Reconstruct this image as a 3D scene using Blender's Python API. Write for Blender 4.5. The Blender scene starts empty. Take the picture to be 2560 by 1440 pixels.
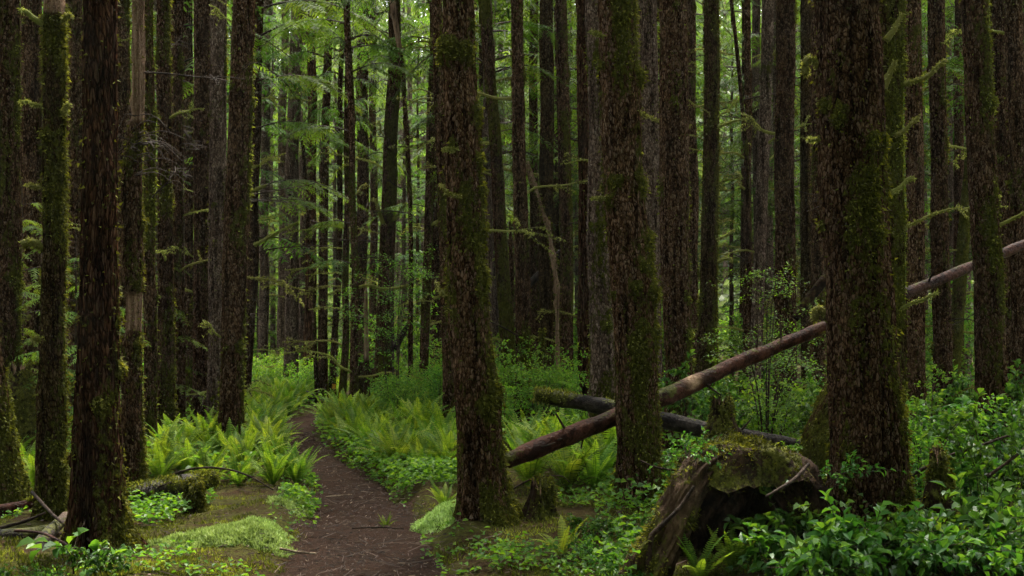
import bpy, math, random
import numpy as np
from mathutils import Vector, Matrix

random.seed(7)
RNG = np.random.default_rng(7)
SC = bpy.context.scene
COL = SC.collection
R = math.radians

# ------------------------------------------------------------------ camera, light, exposure
CAM_Z, FPX, HY = 1.6, 2875.0, 800.0          # eye height, focal length and horizon row (2560-pixel-wide photograph)
cam = bpy.data.cameras.new('camera')
cam.sensor_width = 36.0
cam.lens = 36.0 * FPX / 2560.0
cam.shift_y = (HY - 720.0) / 2560.0
cam.clip_start, cam.clip_end = 0.05, 600.0
camo = bpy.data.objects.new('camera', cam)
COL.objects.link(camo)
camo.location = (0, 0, CAM_Z)
camo.rotation_euler = (R(90), 0, 0)
SC.camera = camo

SUN_EL, SUN_AZ = 58.0, 14.0                  # degrees; azimuth clockwise from straight ahead (+Y)
w = bpy.data.worlds.new('World')
SC.world = w
w.use_nodes = True
wn = w.node_tree.nodes
sky = wn.new('ShaderNodeTexSky')
sky.sky_type = 'NISHITA'
sky.sun_disc = False
sky.sun_elevation = R(SUN_EL)
sky.sun_rotation = R(SUN_AZ)
hs = wn.new('ShaderNodeHueSaturation')       # overcast: the blue of the clear sky washed out
hs.inputs['Saturation'].default_value = 0.10
bg = wn['Background']
w.node_tree.links.new(sky.outputs[0], hs.inputs['Color'])
w.node_tree.links.new(hs.outputs[0], bg.inputs[0])
bg.inputs[1].default_value = 0.11
sl = bpy.data.lights.new('sun', 'SUN')
sl.energy = 5.0
sl.angle = R(14)
sl.color = (1.0, 0.94, 0.82)
so = bpy.data.objects.new('sun', sl)
COL.objects.link(so)
sd = Vector((math.sin(R(SUN_AZ)) * math.cos(R(SUN_EL)), math.cos(R(SUN_AZ)) * math.cos(R(SUN_EL)), math.sin(R(SUN_EL))))
so.rotation_euler = sd.to_track_quat('Z', 'Y').to_euler()
so.location = (0, 20, 40)

vs = SC.view_settings
vs.view_transform = 'Standard'
vs.look = 'None'
vs.gamma = 1
vs.use_curve_mapping = False
vs.exposure = 2.95
cy = SC.cycles
cy.max_bounces = 6
cy.diffuse_bounces = 3
cy.glossy_bounces = 2
cy.transmission_bounces = 3
cy.transparent_max_bounces = 4
cy.sample_clamp_indirect = 4.0

# ------------------------------------------------------------------ numpy helpers
def hash3(i, j, k, s):
    n = (i * 374761393 + j * 668265263 + k * 2147483647 + s * 974634211) & 0xFFFFFFFF
    n = ((n ^ (n >> 13)) * 1274126177) & 0xFFFFFFFF
    n = ((n ^ (n >> 16)) * 2246822519) & 0xFFFFFFFF
    return ((n ^ (n >> 15)) & 0xFFFFFF) / float(0xFFFFFF)

def vnoise(p, s=0):
    p = np.asarray(p, float)
    f = np.floor(p)
    i = f.astype(np.int64)
    t = p - f
    t = t * t * (3 - 2 * t)
    o = 0
    for a in (0, 1):
        wa = t[:, 0] if a else 1 - t[:, 0]
        for b in (0, 1):
            wb = t[:, 1] if b else 1 - t[:, 1]
            for c in (0, 1):
                wc = t[:, 2] if c else 1 - t[:, 2]
                o = o + wa * wb * wc * hash3(i[:, 0] + a, i[:, 1] + b, i[:, 2] + c, s)
    return o * 2 - 1

def fbm(p, octs=3, s=0):
    o, a = 0, 1.0
    for k in range(octs):
        o = o + a * vnoise(p * 2.0 ** k, s + k * 17)
        a *= 0.5
    return o

def smooth(a, b, x):
    t = np.clip((x - a) / (b - a), 0, 1)
    return t * t * (3 - 2 * t)

def unit(v):
    return v / np.maximum(np.linalg.norm(v, axis=-1, keepdims=True), 1e-9)

def density(x, y, s=1): return vnoise(np.stack([x * 1.3, y * 1.3, x * 0 + s], 1), s)

class MB:
    """Collects vertices, triangles and quads with per-vertex float attributes, and links them as ONE mesh."""
    def __init__(s):
        s.v, s.t, s.q, s.at, s.n, s.tm, s.qm = [], [], [], [], 0, [], []
    def add(s, v, t=None, q=None, mat=0, **at):
        v = np.asarray(v, float).reshape(-1, 3)
        if t is not None and len(t):
            t = np.asarray(t, int).reshape(-1, 3)
            s.t.append(t + s.n)
            s.tm.append(np.full(len(t), mat))
        if q is not None and len(q):
            q = np.asarray(q, int).reshape(-1, 4)
            s.q.append(q + s.n)
            s.qm.append(np.full(len(q), mat))
        s.v.append(v)
        s.at.append({k: np.broadcast_to(np.asarray(x, float), (len(v),)) for k, x in at.items()})
        s.n += len(v)
        return s
    def mesh(s, name, mats, smooth_=True):
        me = bpy.data.meshes.new(name)
        V = np.concatenate(s.v)
        T = np.concatenate(s.t) if s.t else np.zeros((0, 3), int)
        Q = np.concatenate(s.q) if s.q else np.zeros((0, 4), int)
        me.vertices.add(len(V))
        me.vertices.foreach_set('co', V.astype(np.float32).ravel())
        nl = T.size + Q.size
        me.loops.add(nl)
        me.loops.foreach_set('vertex_index', np.concatenate([T.ravel(), Q.ravel()]).astype(np.int32))
        npoly = len(T) + len(Q)
        me.polygons.add(npoly)
        st = np.concatenate([np.arange(len(T)) * 3, T.size + np.arange(len(Q)) * 4]).astype(np.int32)
        me.polygons.foreach_set('loop_start', st)
        for m in (mats if isinstance(mats, (list, tuple)) else [mats]):
            me.materials.append(m)
        mi = np.concatenate(s.tm + s.qm).astype(np.int32)
        me.polygons.foreach_set('material_index', mi)
        me.polygons.foreach_set('use_smooth', np.full(npoly, bool(smooth_)))
        keys = set(k for a in s.at for k in a)
        for k in keys:
            arr = np.concatenate([a.get(k, np.zeros(len(v))) for a, v in zip(s.at, s.v)])
            me.attributes.new(k, 'FLOAT', 'POINT').data.foreach_set('value', arr.astype(np.float32))
        me.update(calc_edges=True)
        return me

def link(name, me, parent=None, loc=(0, 0, 0), rot=None, scale=None):
    o = bpy.data.objects.new(name, me)
    COL.objects.link(o)
    o.location = loc
    if rot is not None: o.rotation_euler = rot
    if scale is not None: o.scale = scale if hasattr(scale, '__len__') else (scale,) * 3
    if parent is not None: o.parent = parent
    return o

def tag(o, label=None, cat=None, group=None, kind=None):
    if label: o['label'] = label
    if cat: o['category'] = cat
    if group: o['group'] = group
    if kind: o['kind'] = kind
    return o

def pos(px, py, Y):
    return np.array(((px - 1280.0) / FPX * Y, Y, CAM_Z + (HY - py) / FPX * Y))

# ------------------------------------------------------------------ materials
def newmat(name):
    m = bpy.data.materials.new(name)
    m.use_nodes = True
    nt = m.node_tree
    return m, nt, nt.nodes['Principled BSDF']

class NB:
    def __init__(s, nt): s.nt = nt
    def n(s, t, **kw):
        o = s.nt.nodes.new(t)
        for k, v in kw.items():
            if k in o.bl_rna.properties: setattr(o, k, v)
            else: o.inputs[k.replace('_', ' ')].default_value = v
        return o
    def l(s, a, b): s.nt.links.new(a, b)
    def attr(s, name): return s.n('ShaderNodeAttribute', attribute_name=name).outputs['Fac']
    def coord(s, scale=(1, 1, 1)):
        c = s.n('ShaderNodeTexCoord')
        m = s.n('ShaderNodeMapping')
        m.inputs['Scale'].default_value = scale
        s.l(c.outputs['Object'], m.inputs[0])
        return m.outputs[0]
    def noise(s, vec, scale, detail=3, rough=0.6):
        o = s.n('ShaderNodeTexNoise')
        o.inputs['Scale'].default_value = scale
        o.inputs['Detail'].default_value = detail
        o.inputs['Roughness'].default_value = rough
        s.l(vec, o.inputs['Vector'])
        return o.outputs['Fac']
    def ramp(s, fac, stops):
        o = s.n('ShaderNodeValToRGB')
        cr = o.color_ramp
        while len(cr.elements) < len(stops): cr.elements.new(0.5)
        for e, (p, c) in zip(cr.elements, stops):
            e.position = p
            e.color = (*c, 1) if hasattr(c, '__len__') else (c, c, c, 1)
        s.l(fac, o.inputs[0])
        return o.outputs[0]
    def mix(s, fac, a, b):
        o = s.n('ShaderNodeMix', data_type='RGBA')
        for i, x in ((0, fac), (6, a), (7, b)):
            if hasattr(x, 'is_linked'): s.l(x, o.inputs[i])
            elif hasattr(x, '__len__'): o.inputs[i].default_value = (*x, 1)
            else: o.inputs[i].default_value = x
        return o.outputs[2]
    def math(s, op, a, b=0.0, c=None, clamp=False):
        o = s.n('ShaderNodeMath', operation=op, use_clamp=clamp)
        for i, x in enumerate((a, b) if c is None else (a, b, c)):
            if hasattr(x, 'is_linked'): s.l(x, o.inputs[i])
            else: o.inputs[i].default_value = x
        return o.outputs[0]
    def hsv(s, col, h=0.5, sat=1.0, v=1.0):
        o = s.n('ShaderNodeHueSaturation')
        s.l(col, o.inputs['Color'])
        for k, x in (('Hue', h), ('Saturation', sat), ('Value', v)):
            if hasattr(x, 'is_linked'): s.l(x, o.inputs[k])
            else: o.inputs[k].default_value = x
        return o.outputs[0]
    def bump(s, h, strength, dist):
        o = s.n('ShaderNodeBump')
        o.inputs['Strength'].default_value = strength
        o.inputs['Distance'].default_value = dist
        s.l(h, o.inputs['Height'])
        return o.outputs[0]

MOSS_A, MOSS_B = (0.016, 0.018, 0.004), (0.070, 0.072, 0.013)

def bark(name, dark, mid, light, fleck=0.35, scale=1.0, zs=0.42):
    m, nt, p = newmat(name)
    b = NB(nt)
    co = b.coord((1, 1, zs))
    co1 = b.coord((1, 1, 0.6))
    # warped coordinates, so that no two scales are alike
    wn_ = b.n('ShaderNodeTexNoise'); wn_.inputs['Scale'].default_value = 16 * scale; wn_.inputs['Detail'].default_value = 3
    b.l(co, wn_.inputs['Vector'])
    sc = b.n('ShaderNodeVectorMath', operation='SCALE'); sc.inputs['Scale'].default_value = 0.055 / scale
    b.l(wn_.outputs['Color'], sc.inputs[0])
    va = b.n('ShaderNodeVectorMath', operation='ADD'); b.l(co, va.inputs[0]); b.l(sc.outputs[0], va.inputs[1])
    v = b.n('ShaderNodeTexVoronoi', feature='DISTANCE_TO_EDGE'); v.inputs['Scale'].default_value = 54 * scale
    vc = b.n('ShaderNodeTexVoronoi', feature='F1'); vc.inputs['Scale'].default_value = 54 * scale
    b.l(va.outputs[0], v.inputs['Vector']); b.l(va.outputs[0], vc.inputs['Vector'])
    sep = b.n('ShaderNodeSeparateColor'); b.l(vc.outputs['Color'], sep.inputs[0])
    cell = sep.outputs[0]
    plate = b.ramp(v.outputs['Distance'], [(0.03, 0.0), (0.20, 1.0)])
    fine = b.noise(co, 70 * scale, 4, 0.75)
    tone = b.noise(co1, 4, 3, 0.6)
    t = b.math('ADD', b.math('MULTIPLY', cell, 0.28), b.math('MULTIPLY_ADD', fine, 0.72, b.math('MULTIPLY', tone, 0.34)))
    c = b.ramp(t, [(0.38, tuple(x * .45 for x in dark)), (0.58, dark), (0.74, mid), (0.95, light)])
    c = b.mix(b.math('MULTIPLY_ADD', plate, 0.68, 0.32), tuple(x * 0.10 for x in dark), c)
    furrow = b.ramp(b.noise(b.coord((1, 1, 0.07)), 17 * scale, 3, 0.6), [(0.38, 0.35), (0.50, 1.0)])
    c = b.hsv(c, 0.5, 1.0, furrow)
    fl = b.ramp(b.math('ADD', b.math('MULTIPLY', sep.outputs[1], .55), b.math('MULTIPLY', b.noise(co1, 30 * scale, 3, 0.7), .6)), [(0.66, 0.0), (0.74, 1.0)])
    c = b.mix(b.math('MULTIPLY', b.math('MULTIPLY', fl, plate), fleck), c, (0.17, 0.115, 0.088))
    oi = b.n('ShaderNodeObjectInfo')
    c = b.hsv(c, 0.5, 1.05, b.math('MULTIPLY_ADD', oi.outputs['Random'], 0.5, 0.72))
    wood = b.ramp(b.noise(b.coord((1, 1, 0.06)), 45, 3), [(0.3, (0.09, 0.052, 0.034)), (0.7, (0.31, 0.205, 0.14))])
    c = b.mix(b.attr('bare'), c, wood)
    mn = b.noise(co1, 26, 4, 0.7)
    mm = b.math('ADD', b.attr('moss'), b.math('MULTIPLY_ADD', mn, 1.6, -0.8))
    mf = b.ramp(mm, [(0.42, 0.0), (0.60, 1.0)])
    mc = b.ramp(b.noise(co1, 40, 3, 0.7), [(0.3, MOSS_A), (0.7, MOSS_B)])
    c = b.mix(mf, c, mc)
    b.l(c, p.inputs['Base Color'])
    p.inputs['Roughness'].default_value = 0.85
    p.inputs['Specular IOR Level'].default_value = 0.0
    h = b.math('ADD', b.math('MULTIPLY', plate, 0.45), b.math('ADD', b.math('MULTIPLY_ADD', furrow, 0.9, b.math('MULTIPLY', cell, 0.5)), b.math('MULTIPLY_ADD', fine, 0.5, b.math('MULTIPLY', b.math('MULTIPLY', mf, mn), 1.2))))
    b.l(b.bump(h, 1.0, 0.035), p.inputs['Normal'])
    return m

def leafmat(name, stops, trans=0.45, rough=0.5, spec=0.35, tcol=None, ground=False):
    """Thin foliage: diffuse and gloss in front, translucent behind; the tone runs along the per-leaf attribute rnd."""
    m, nt, p = newmat(name)
    b = NB(nt)
    c = b.ramp(b.attr('rnd'), stops)
    oi = b.n('ShaderNodeObjectInfo')
    c = b.hsv(c, b.math('MULTIPLY_ADD', oi.outputs['Random'], 0.03, 0.487), 1.0, b.math('MULTIPLY_ADD', oi.outputs['Random'], 0.35, 0.82))
    b.l(c, p.inputs['Base Color'])
    p.inputs['Roughness'].default_value = rough
    p.inputs['Specular IOR Level'].default_value = spec
    tr = b.n('ShaderNodeBsdfTranslucent')
    tc = b.n('ShaderNodeMix', data_type='RGBA', blend_type='MULTIPLY')
    tc.inputs[0].default_value = 1.0
    b.l(c, tc.inputs[6])
    tc.inputs[7].default_value = (*(tcol or (1.7, 1.5, 0.6)), 1)
    b.l(tc.outputs[2], tr.inputs['Color'])
    ms = b.n('ShaderNodeMixShader')
    ms.inputs[0].default_value = trans
    b.l(p.outputs[0], ms.inputs[1]); b.l(tr.outputs[0], ms.inputs[2])
    b.l(ms.outputs[0], nt.nodes['Material Output'].inputs['Surface'])
    return m

def woodmat(name, a, c_, scale=(1, 1, 1), rough=0.7, spec=0.3, mossy=True):
    m, nt, p = newmat(name)
    b = NB(nt)
    co = b.coord(scale)
    n1 = b.noise(co, 30, 4, 0.7)
    c = b.ramp(n1, [(0.3, a), (0.7, c_)])
    c = b.mix(b.math('MULTIPLY', b.ramp(b.noise(b.coord(), 7, 4, .7), [(0.48, 0.0), (0.56, 1.0)]), 0.8), c, tuple(x * 0.45 for x in a))
    c = b.mix(b.attr('bare'), c, b.ramp(n1, [(0.3, (0.13, 0.075, 0.045)), (0.7, (0.42, 0.28, 0.18))]))
    n2 = b.noise(b.coord(), 22, 4, 0.7)
    if mossy:
        mf = b.ramp(b.math('ADD', b.attr('moss'), b.math('MULTIPLY_ADD', n2, 1.4, -0.7)), [(0.42, 0.0), (0.62, 1.0)])
        c = b.mix(mf, c, b.ramp(n2, [(0.35, MOSS_A), (0.65, MOSS_B)]))
    b.l(c, p.inputs['Base Color'])
    p.inputs['Roughness'].default_value = rough
    p.inputs['Specular IOR Level'].default_value = spec * .18
    b.l(b.bump(b.math('ADD', n1, n2), 0.9, 0.02), p.inputs['Normal'])
    return m

M = {}
M['bark'] = bark('bark', (0.030, 0.0165, 0.0092), (0.088, 0.0515, 0.0305), (0.180, 0.114, 0.074), 0.45)
M['bark_red'] = bark('bark_red', (0.028, 0.0140, 0.0080), (0.074, 0.0370, 0.0220), (0.135, 0.076, 0.049), 0.25, 1.0, 0.18)
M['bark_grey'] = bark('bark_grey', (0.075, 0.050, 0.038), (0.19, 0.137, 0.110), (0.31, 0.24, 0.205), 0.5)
M['bark_moss'] = bark('bark_moss', (0.024, 0.015, 0.007), (0.058, 0.040, 0.019), (0.105, 0.077, 0.042), 0.15)
M['moss'] = leafmat('moss', [(0.0, (0.018, 0.021, 0.004)), (0.5, (0.070, 0.077, 0.014)), (1.0, (0.20, 0.21, 0.04))], 0.35, 0.9, 0.1, (1.4, 1.3, 0.5))
M['moss_branch'] = leafmat('moss_branch', [(0.0, (0.055, 0.056, 0.012)), (0.5, (0.15, 0.150, 0.040)), (1.0, (0.31, 0.30, 0.11))], 0.4, 0.9, 0.1, (1.1, 1.2, 0.5))
M['moss_ground'] = leafmat('moss_ground', [(0.0, (0.09, 0.13, 0.03)), (0.5, (0.30, 0.40, 0.13)), (1.0, (0.52, 0.62, 0.28))], 0.25, 0.9, 0.05, (1.0, 1.05, 0.6))
M['fern'] = leafmat('fern', [(0.0, (0.024, 0.060, 0.008)), (0.5, (0.072, 0.142, 0.013)), (1.0, (0.22, 0.29, 0.03))], 0.45, 0.6, 0.12, (1.5, 1.45, 0.6))
M['salal'] = leafmat('salal', [(0.0, (0.012, 0.040, 0.007)), (0.55, (0.034, 0.095, 0.013)), (1.0, (0.12, 0.22, 0.025))], 0.38, 0.45, 0.2)
M['shrub'] = leafmat('shrub', [(0.0, (0.025, 0.075, 0.008)), (0.5, (0.065, 0.160, 0.014)), (1.0, (0.15, 0.26, 0.025))], 0.5, 0.55, 0.25)
M['needles'] = leafmat('needles', [(0.0, (0.016, 0.042, 0.007)), (0.5, (0.044, 0.092, 0.015)), (1.0, (0.10, 0.160, 0.028))], 0.5, 0.6, 0.05, (1.6, 1.4, 0.55))
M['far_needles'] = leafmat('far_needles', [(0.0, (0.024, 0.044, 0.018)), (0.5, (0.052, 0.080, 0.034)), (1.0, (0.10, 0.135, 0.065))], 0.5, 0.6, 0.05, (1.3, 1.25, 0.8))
M['twig'] = woodmat('twig', (0.018, 0.011, 0.008), (0.055, 0.036, 0.026), (1, 1, 1))
M['log_red'] = woodmat('log_red', (0.022, 0.0080, 0.0050), (0.088, 0.034, 0.0225), (1, 1, 1), 0.5, 0.22)
M['log_dark'] = woodmat('log_dark', (0.008, 0.0055, 0.005), (0.036, 0.026, 0.022), (1, 1, 1), 0.5, 0.4)
M['rotten'] = woodmat('rotten', (0.008, 0.0045, 0.0028), (0.036, 0.021, 0.013), (1, 1, 0.15), 0.85, 0.2)
M['dead'] = woodmat('dead', (0.12, 0.085, 0.06), (0.32, 0.25, 0.18), (1, 1, 0.15), 0.8, 0.2)

def groundmat():
    m, nt, p = newmat('forest_floor')
    b = NB(nt)
    co = b.coord()
    n1 = b.noise(co, 2.2, 4, 0.65)
    n2 = b.noise(co, 22, 5, 0.75)
    n3 = b.noise(co, 75, 3, 0.7)
    lit = b.ramp(n3, [(0.3, (0.012, 0.006, 0.003)), (0.55, (0.045, 0.024, 0.009)), (0.75, (0.11, 0.062, 0.022))])
    mos = b.ramp(n2, [(0.3, (0.022, 0.022, 0.004)), (0.55, (0.062, 0.060, 0.010)), (0.75, (0.12, 0.115, 0.02))])
    f = b.ramp(b.math('ADD', n1, b.math('MULTIPLY_ADD', n2, 0.6, -0.3)), [(0.40, 0.0), (0.56, 1.0)])
    b.l(b.mix(f, lit, mos), p.inputs['Base Color'])
    p.inputs['Roughness'].default_value = 0.9
    p.inputs['Specular IOR Level'].default_value = 0.06
    b.l(b.bump(b.math('ADD', n2, n3), 1.0, 0.05), p.inputs['Normal'])
    return m

def pathmat():
    m, nt, p = newmat('path_dirt')
    b = NB(nt)
    co = b.coord()
    n1 = b.noise(co, 3.0, 4, 0.6)
    n2 = b.noise(co, 45, 5, 0.75)
    n3 = b.noise(co, 130, 3, 0.7)
    c = b.ramp(b.math('MULTIPLY_ADD', n2, 0.5, b.math('MULTIPLY', n3, 0.5)), [(0.32, (0.007, 0.0033, 0.0018)), (0.5, (0.034, 0.0155, 0.0085)), (0.68, (0.10, 0.048, 0.026))])
    c = b.hsv(c, 0.5, 1.0, b.math('MULTIPLY_ADD', n1, 0.9, 0.55))
    b.l(c, p.inputs['Base Color'])
    p.inputs['Roughness'].default_value = 0.9
    p.inputs['Specular IOR Level'].default_value = 0.08
    b.l(b.bump(b.math('ADD', n2, n3), 1.0, 0.04), p.inputs['Normal'])
    return m
M['floor'] = groundmat()
M['path'] = pathmat()
def plain(name, c, rough=0.6):
    m, nt, p = newmat(name)
    b = NB(nt)
    n = b.noise(b.coord(), 40, 3)
    b.l(b.hsv(b.mix(0.0, c, c), 0.5, 1.0, b.math('MULTIPLY_ADD', n, 0.5, 0.75)), p.inputs['Base Color'])
    p.inputs['Roughness'].default_value = rough
    return m
M['sign'] = plain('sign_orange', (0.62, 0.30, 0.03))
M['ink'] = plain('sign_ink', (0.02, 0.02, 0.02))

# ------------------------------------------------------------------ terrain and path
PATH = np.array([(-0.9, 2.0, .54), (-0.93, 5.0, .52), (-0.96, 7.2, .56), (-1.14, 8.7, .45), (-1.34, 10.2, .37), (-1.63, 11.5, .30), (-2.16, 13.0, .27),
                 (-2.48, 14.2, .26), (-2.95, 15.7, .25), (-3.25, 17.2, .28), (-3.50, 18.4, .3), (-3.3, 20.5, .3), (-2.9, 23.5, .3), (-2.9, 28, .3), (-3.2, 36, .3)])
_pt = np.linspace(2, 36, 400)
_pxs = np.interp(_pt, PATH[:, 1], PATH[:, 0])
_k = np.ones(15) / 15
_pxs = np.convolve(np.pad(_pxs, 7, 'edge'), _k, 'valid')
def path_x(y): return np.interp(y, _pt, _pxs)
def path_w(y): return np.interp(y, PATH[:, 1], PATH[:, 2])
MOUNDS = [(-0.2, 8.75, 0.7, 0.16), (2.5, 8.3, 0.9, 0.12), (-0.75, 10.2, 0.5, 0.14), (-2.0, 9.6, .5, .10), (1.6, 11, 1.2, 0.10), (1.0, 9.6, .6, .08)]
def gz(x, y):
    x = np.asarray(x, float); y = np.asarray(y, float)
    sh = x.shape
    X, Y = x.ravel(), y.ravel()
    d = np.abs(X - path_x(Y)) / path_w(Y)
    p = np.stack([X, Y, X * 0], 1)
    h = 0.10 * fbm(p * 0.35, 2, 3) + 0.045 * fbm(p * 1.7, 2, 9)
    off = smooth(0.8, 1.7, d)
    h = h * (0.25 + 0.75 * off) + 0.10 * off - 0.06
    h = h + 1.0 * smooth(28, 70, Y) + 26 * smooth(62, 150, Y)
    for mx, my, r, a in MOUNDS:
        h = h + a * off * np.exp(-((X - mx) ** 2 + (Y - my) ** 2) / r ** 2)
    return h.reshape(sh)
def g1(x, y): return float(gz(np.array([x]), np.array([y]))[0])

def build_ground():
    xs = np.concatenate([np.linspace(-90, -12, 40)[:-1], np.linspace(-12, -4.5, 50)[:-1], np.linspace(-4.5, 4.5, 200)[:-1], np.linspace(4.5, 12, 50)[:-1], np.linspace(12, 90, 40)])
    ys = np.concatenate([np.linspace(-30, 5, 20)[:-1], np.linspace(5, 15, 210)[:-1], np.linspace(15, 30, 120)[:-1], np.linspace(30, 160, 60)])
    X, Y = np.meshgrid(xs, ys)
    V = np.stack([X.ravel(), Y.ravel(), gz(X, Y).ravel()], 1)
    V[:, 2] += 0.012 * vnoise(V * np.array((9, 9, 0)), 21)
    nx, ny = len(xs), len(ys)
    i = (np.arange(ny - 1)[:, None] * nx + np.arange(nx - 1)[None]).ravel()
    me = MB().add(V, q=np.stack([i, i + 1, i + nx + 1, i + nx], 1)).mesh('ground', M['floor'])
    tag(link('ground', me), kind='structure')
    ys = np.concatenate([np.linspace(2, 16, 420), np.linspace(16, 34, 120)[1:]])
    u = np.linspace(-1, 1, 45)
    Yg, U = np.meshgrid(ys, u, indexing='ij')
    wob = 1 + 0.16 * vnoise(np.stack([np.sign(U).ravel() * 3 + 5, Yg.ravel() * 2.2, U.ravel() * 0], 1), 5).reshape(U.shape)
    Xg = path_x(Yg) + U * path_w(Yg) * 1.35 * wob
    Z = gz(Xg, Yg) + 0.030 - 0.075 * smooth(0.6, 1.0, np.abs(U)) + 0.012 * vnoise(np.stack([Xg.ravel() * 12, Yg.ravel() * 12, Yg.ravel() * 0], 1), 31).reshape(U.shape)
    Z += 0.02 * vnoise(np.stack([Xg.ravel() * 4, Yg.ravel() * 4, Yg.ravel() * 0], 1), 33).reshape(U.shape) * smooth(0.3, .9, np.abs(U))
    V = np.stack([Xg.ravel(), Yg.ravel(), Z.ravel()], 1)
    nx, ny = len(u), len(ys)
    i = (np.arange(ny - 1)[:, None] * nx + np.arange(nx - 1)[None]).ravel()
    tag(link('path', MB().add(V, q=np.stack([i, i + 1, i + nx + 1, i + nx], 1)).mesh('path', M['path'])), kind='structure')
build_ground()

# ------------------------------------------------------------------ shapes
def frames(P):
    """Tangents and two normals along a polyline."""
    T = unit(np.gradient(P, axis=0))
    a = np.where(np.abs(T[:, 2:3]) > 0.9, np.array([[1.0, 0, 0]]), np.array([[0, 0, 1.0]]))
    a = np.broadcast_to(a[len(a) // 2], T.shape)
    N = unit(np.cross(T, a))
    B = np.cross(T, N)
    return T, N, B

def tube(mb, P, rad, nseg=8, rough=0.0, seed=0, mat=0, caps=True, **at):
    P = np.asarray(P, float)
    rad = np.broadcast_to(np.asarray(rad, float), (len(P),))
    T, N, B = frames(P)
    th = np.linspace(0, 2 * np.pi, nseg, endpoint=False)
    D = np.cos(th)[None, :, None] * N[:, None] + np.sin(th)[None, :, None] * B[:, None]
    V = (P[:, None] + D * rad[:, None, None]).reshape(-1, 3)
    if rough:
        V = V + D.reshape(-1, 3) * (np.repeat(rad, nseg) * rough * fbm(V * (0.5 / max(rad.max(), 0.01)) + seed * 7.3, 3, seed))[:, None]
    n = len(P)
    i = (np.arange(n - 1)[:, None] * nseg + np.arange(nseg)[None])
    j = (np.arange(n - 1)[:, None] * nseg + (np.arange(nseg)[None] + 1) % nseg)
    q = np.stack([i, j, j + nseg, i + nseg], -1).reshape(-1, 4)
    t = []
    if caps:
        V = np.concatenate([V, P[:1] - T[:1] * rad[0] * 0.3, P[-1:] + T[-1:] * rad[-1] * 0.3])
        k = np.arange(nseg)
        t = np.concatenate([np.stack([(k + 1) % nseg, k, np.full(nseg, n * nseg)], 1), np.stack([k + (n - 1) * nseg, (k + 1) % nseg + (n - 1) * nseg, np.full(nseg, n * nseg + 1)], 1)])
    full = {}
    for kk, x in at.items():
        x = np.asarray(x, float)
        if x.shape == (n,):
            x = np.repeat(x, nseg)
            if caps: x = np.concatenate([x, x[:1], x[-1:]])
        full[kk] = x
    mb.add(V, t=t, q=q, mat=mat, **full)
    return V

def curve(pts, n):
    """Catmull-Rom through pts, n samples."""
    P = np.asarray(pts, float)
    if len(P) == 2: return P[0] + (P[1] - P[0]) * np.linspace(0, 1, n)[:, None]
    E = np.concatenate([2 * P[:1] - P[1:2], P, 2 * P[-1:] - P[-2:-1]])
    u = np.linspace(0, len(P) - 1 - 1e-6, n)
    i = u.astype(int)
    t = (u - i)[:, None]
    a, b, c, d = E[i], E[i + 1], E[i + 2], E[i + 3]
    return 0.5 * (2 * b + (c - a) * t + (2 * a - 5 * b + 4 * c - d) * t ** 2 + (3 * b - a - 3 * c + d) * t ** 3)

def tufts(mb, P, N, length, rng, mat=0, droop=0.5, wid=0.3, rnd=None):
    """Small blades (moss) growing from points P with outward normals N."""
    n = len(P)
    if n == 0: return
    D = unit(N + rng.normal(0, 0.7, (n, 3)) + np.array([0, 0, -droop]))
    S = unit(np.cross(D, rng.normal(0, 1, (n, 3))))
    L = length * rng.uniform(0.5, 1.4, n)[:, None]
    W = L * wid
    V = np.stack([P - S * W - N * 0.004, P + S * W - N * 0.004, P + D * L], 1).reshape(-1, 3)
    r = rng.uniform(0, 1, n) if rnd is None else np.clip(rnd + rng.normal(0, 0.2, n), 0, 1)
    mb.add(V, t=np.arange(n * 3).reshape(-1, 3), mat=mat, rnd=np.repeat(r, 3))

def leaves(mb, P, D, U, L, W, rnd, mat=0, fold=0.18, droop=0.18):
    """Broad folded leaves: bases P, directions D, approximate up U."""
    n = len(P)
    D = unit(D); S = unit(np.cross(D, U)); Nn = np.cross(S, D)
    L = np.broadcast_to(L, (n,))[:, None]; W = np.broadcast_to(W, (n,))[:, None]
    f = Nn * W * fold * 2
    c1, c2 = P + D * L * 0.36, P + D * L * 0.72 - Nn * L * droop * 0.45
    tip = P + D * L * 0.98 - Nn * L * droop
    V = np.stack([P, c1, c2, tip, c1 + S * W * 0.5 + f, c2 + S * W * 0.36 + f * 0.7, c1 - S * W * 0.5 + f, c2 - S * W * 0.36 + f * 0.7], 1).reshape(-1, 3)
    k = np.arange(n)[:, None] * 8
    q = np.concatenate([k + np.array([[1, 2, 5, 4]]), k + np.array([[2, 1, 6, 7]])])
    t = np.concatenate([k + np.array([[0, 1, 4]]), k + np.array([[2, 3, 5]]), k + np.array([[1, 0, 6]]), k + np.array([[3, 2, 7]])])
    mb.add(V, t=t, q=q, mat=mat, rnd=np.repeat(np.broadcast_to(rnd, (n,)), 8))

def small_leaves(mb, P, D, U, L, W, rnd, mat=0):
    n = len(P)
    D = unit(D); S = unit(np.cross(D, U)); Nn = np.cross(S, D)
    L = np.broadcast_to(L, (n,))[:, None]; W = np.broadcast_to(W, (n,))[:, None]
    V = np.stack([P, P + D * L * .5 + S * W * .5, P + D * L - Nn * L * .15, P + D * L * .5 - S * W * .5], 1).reshape(-1, 3)
    mb.add(V, q=np.arange(n * 4).reshape(-1, 4), mat=mat, rnd=np.repeat(np.broadcast_to(rnd, (n,)), 4))

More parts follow.
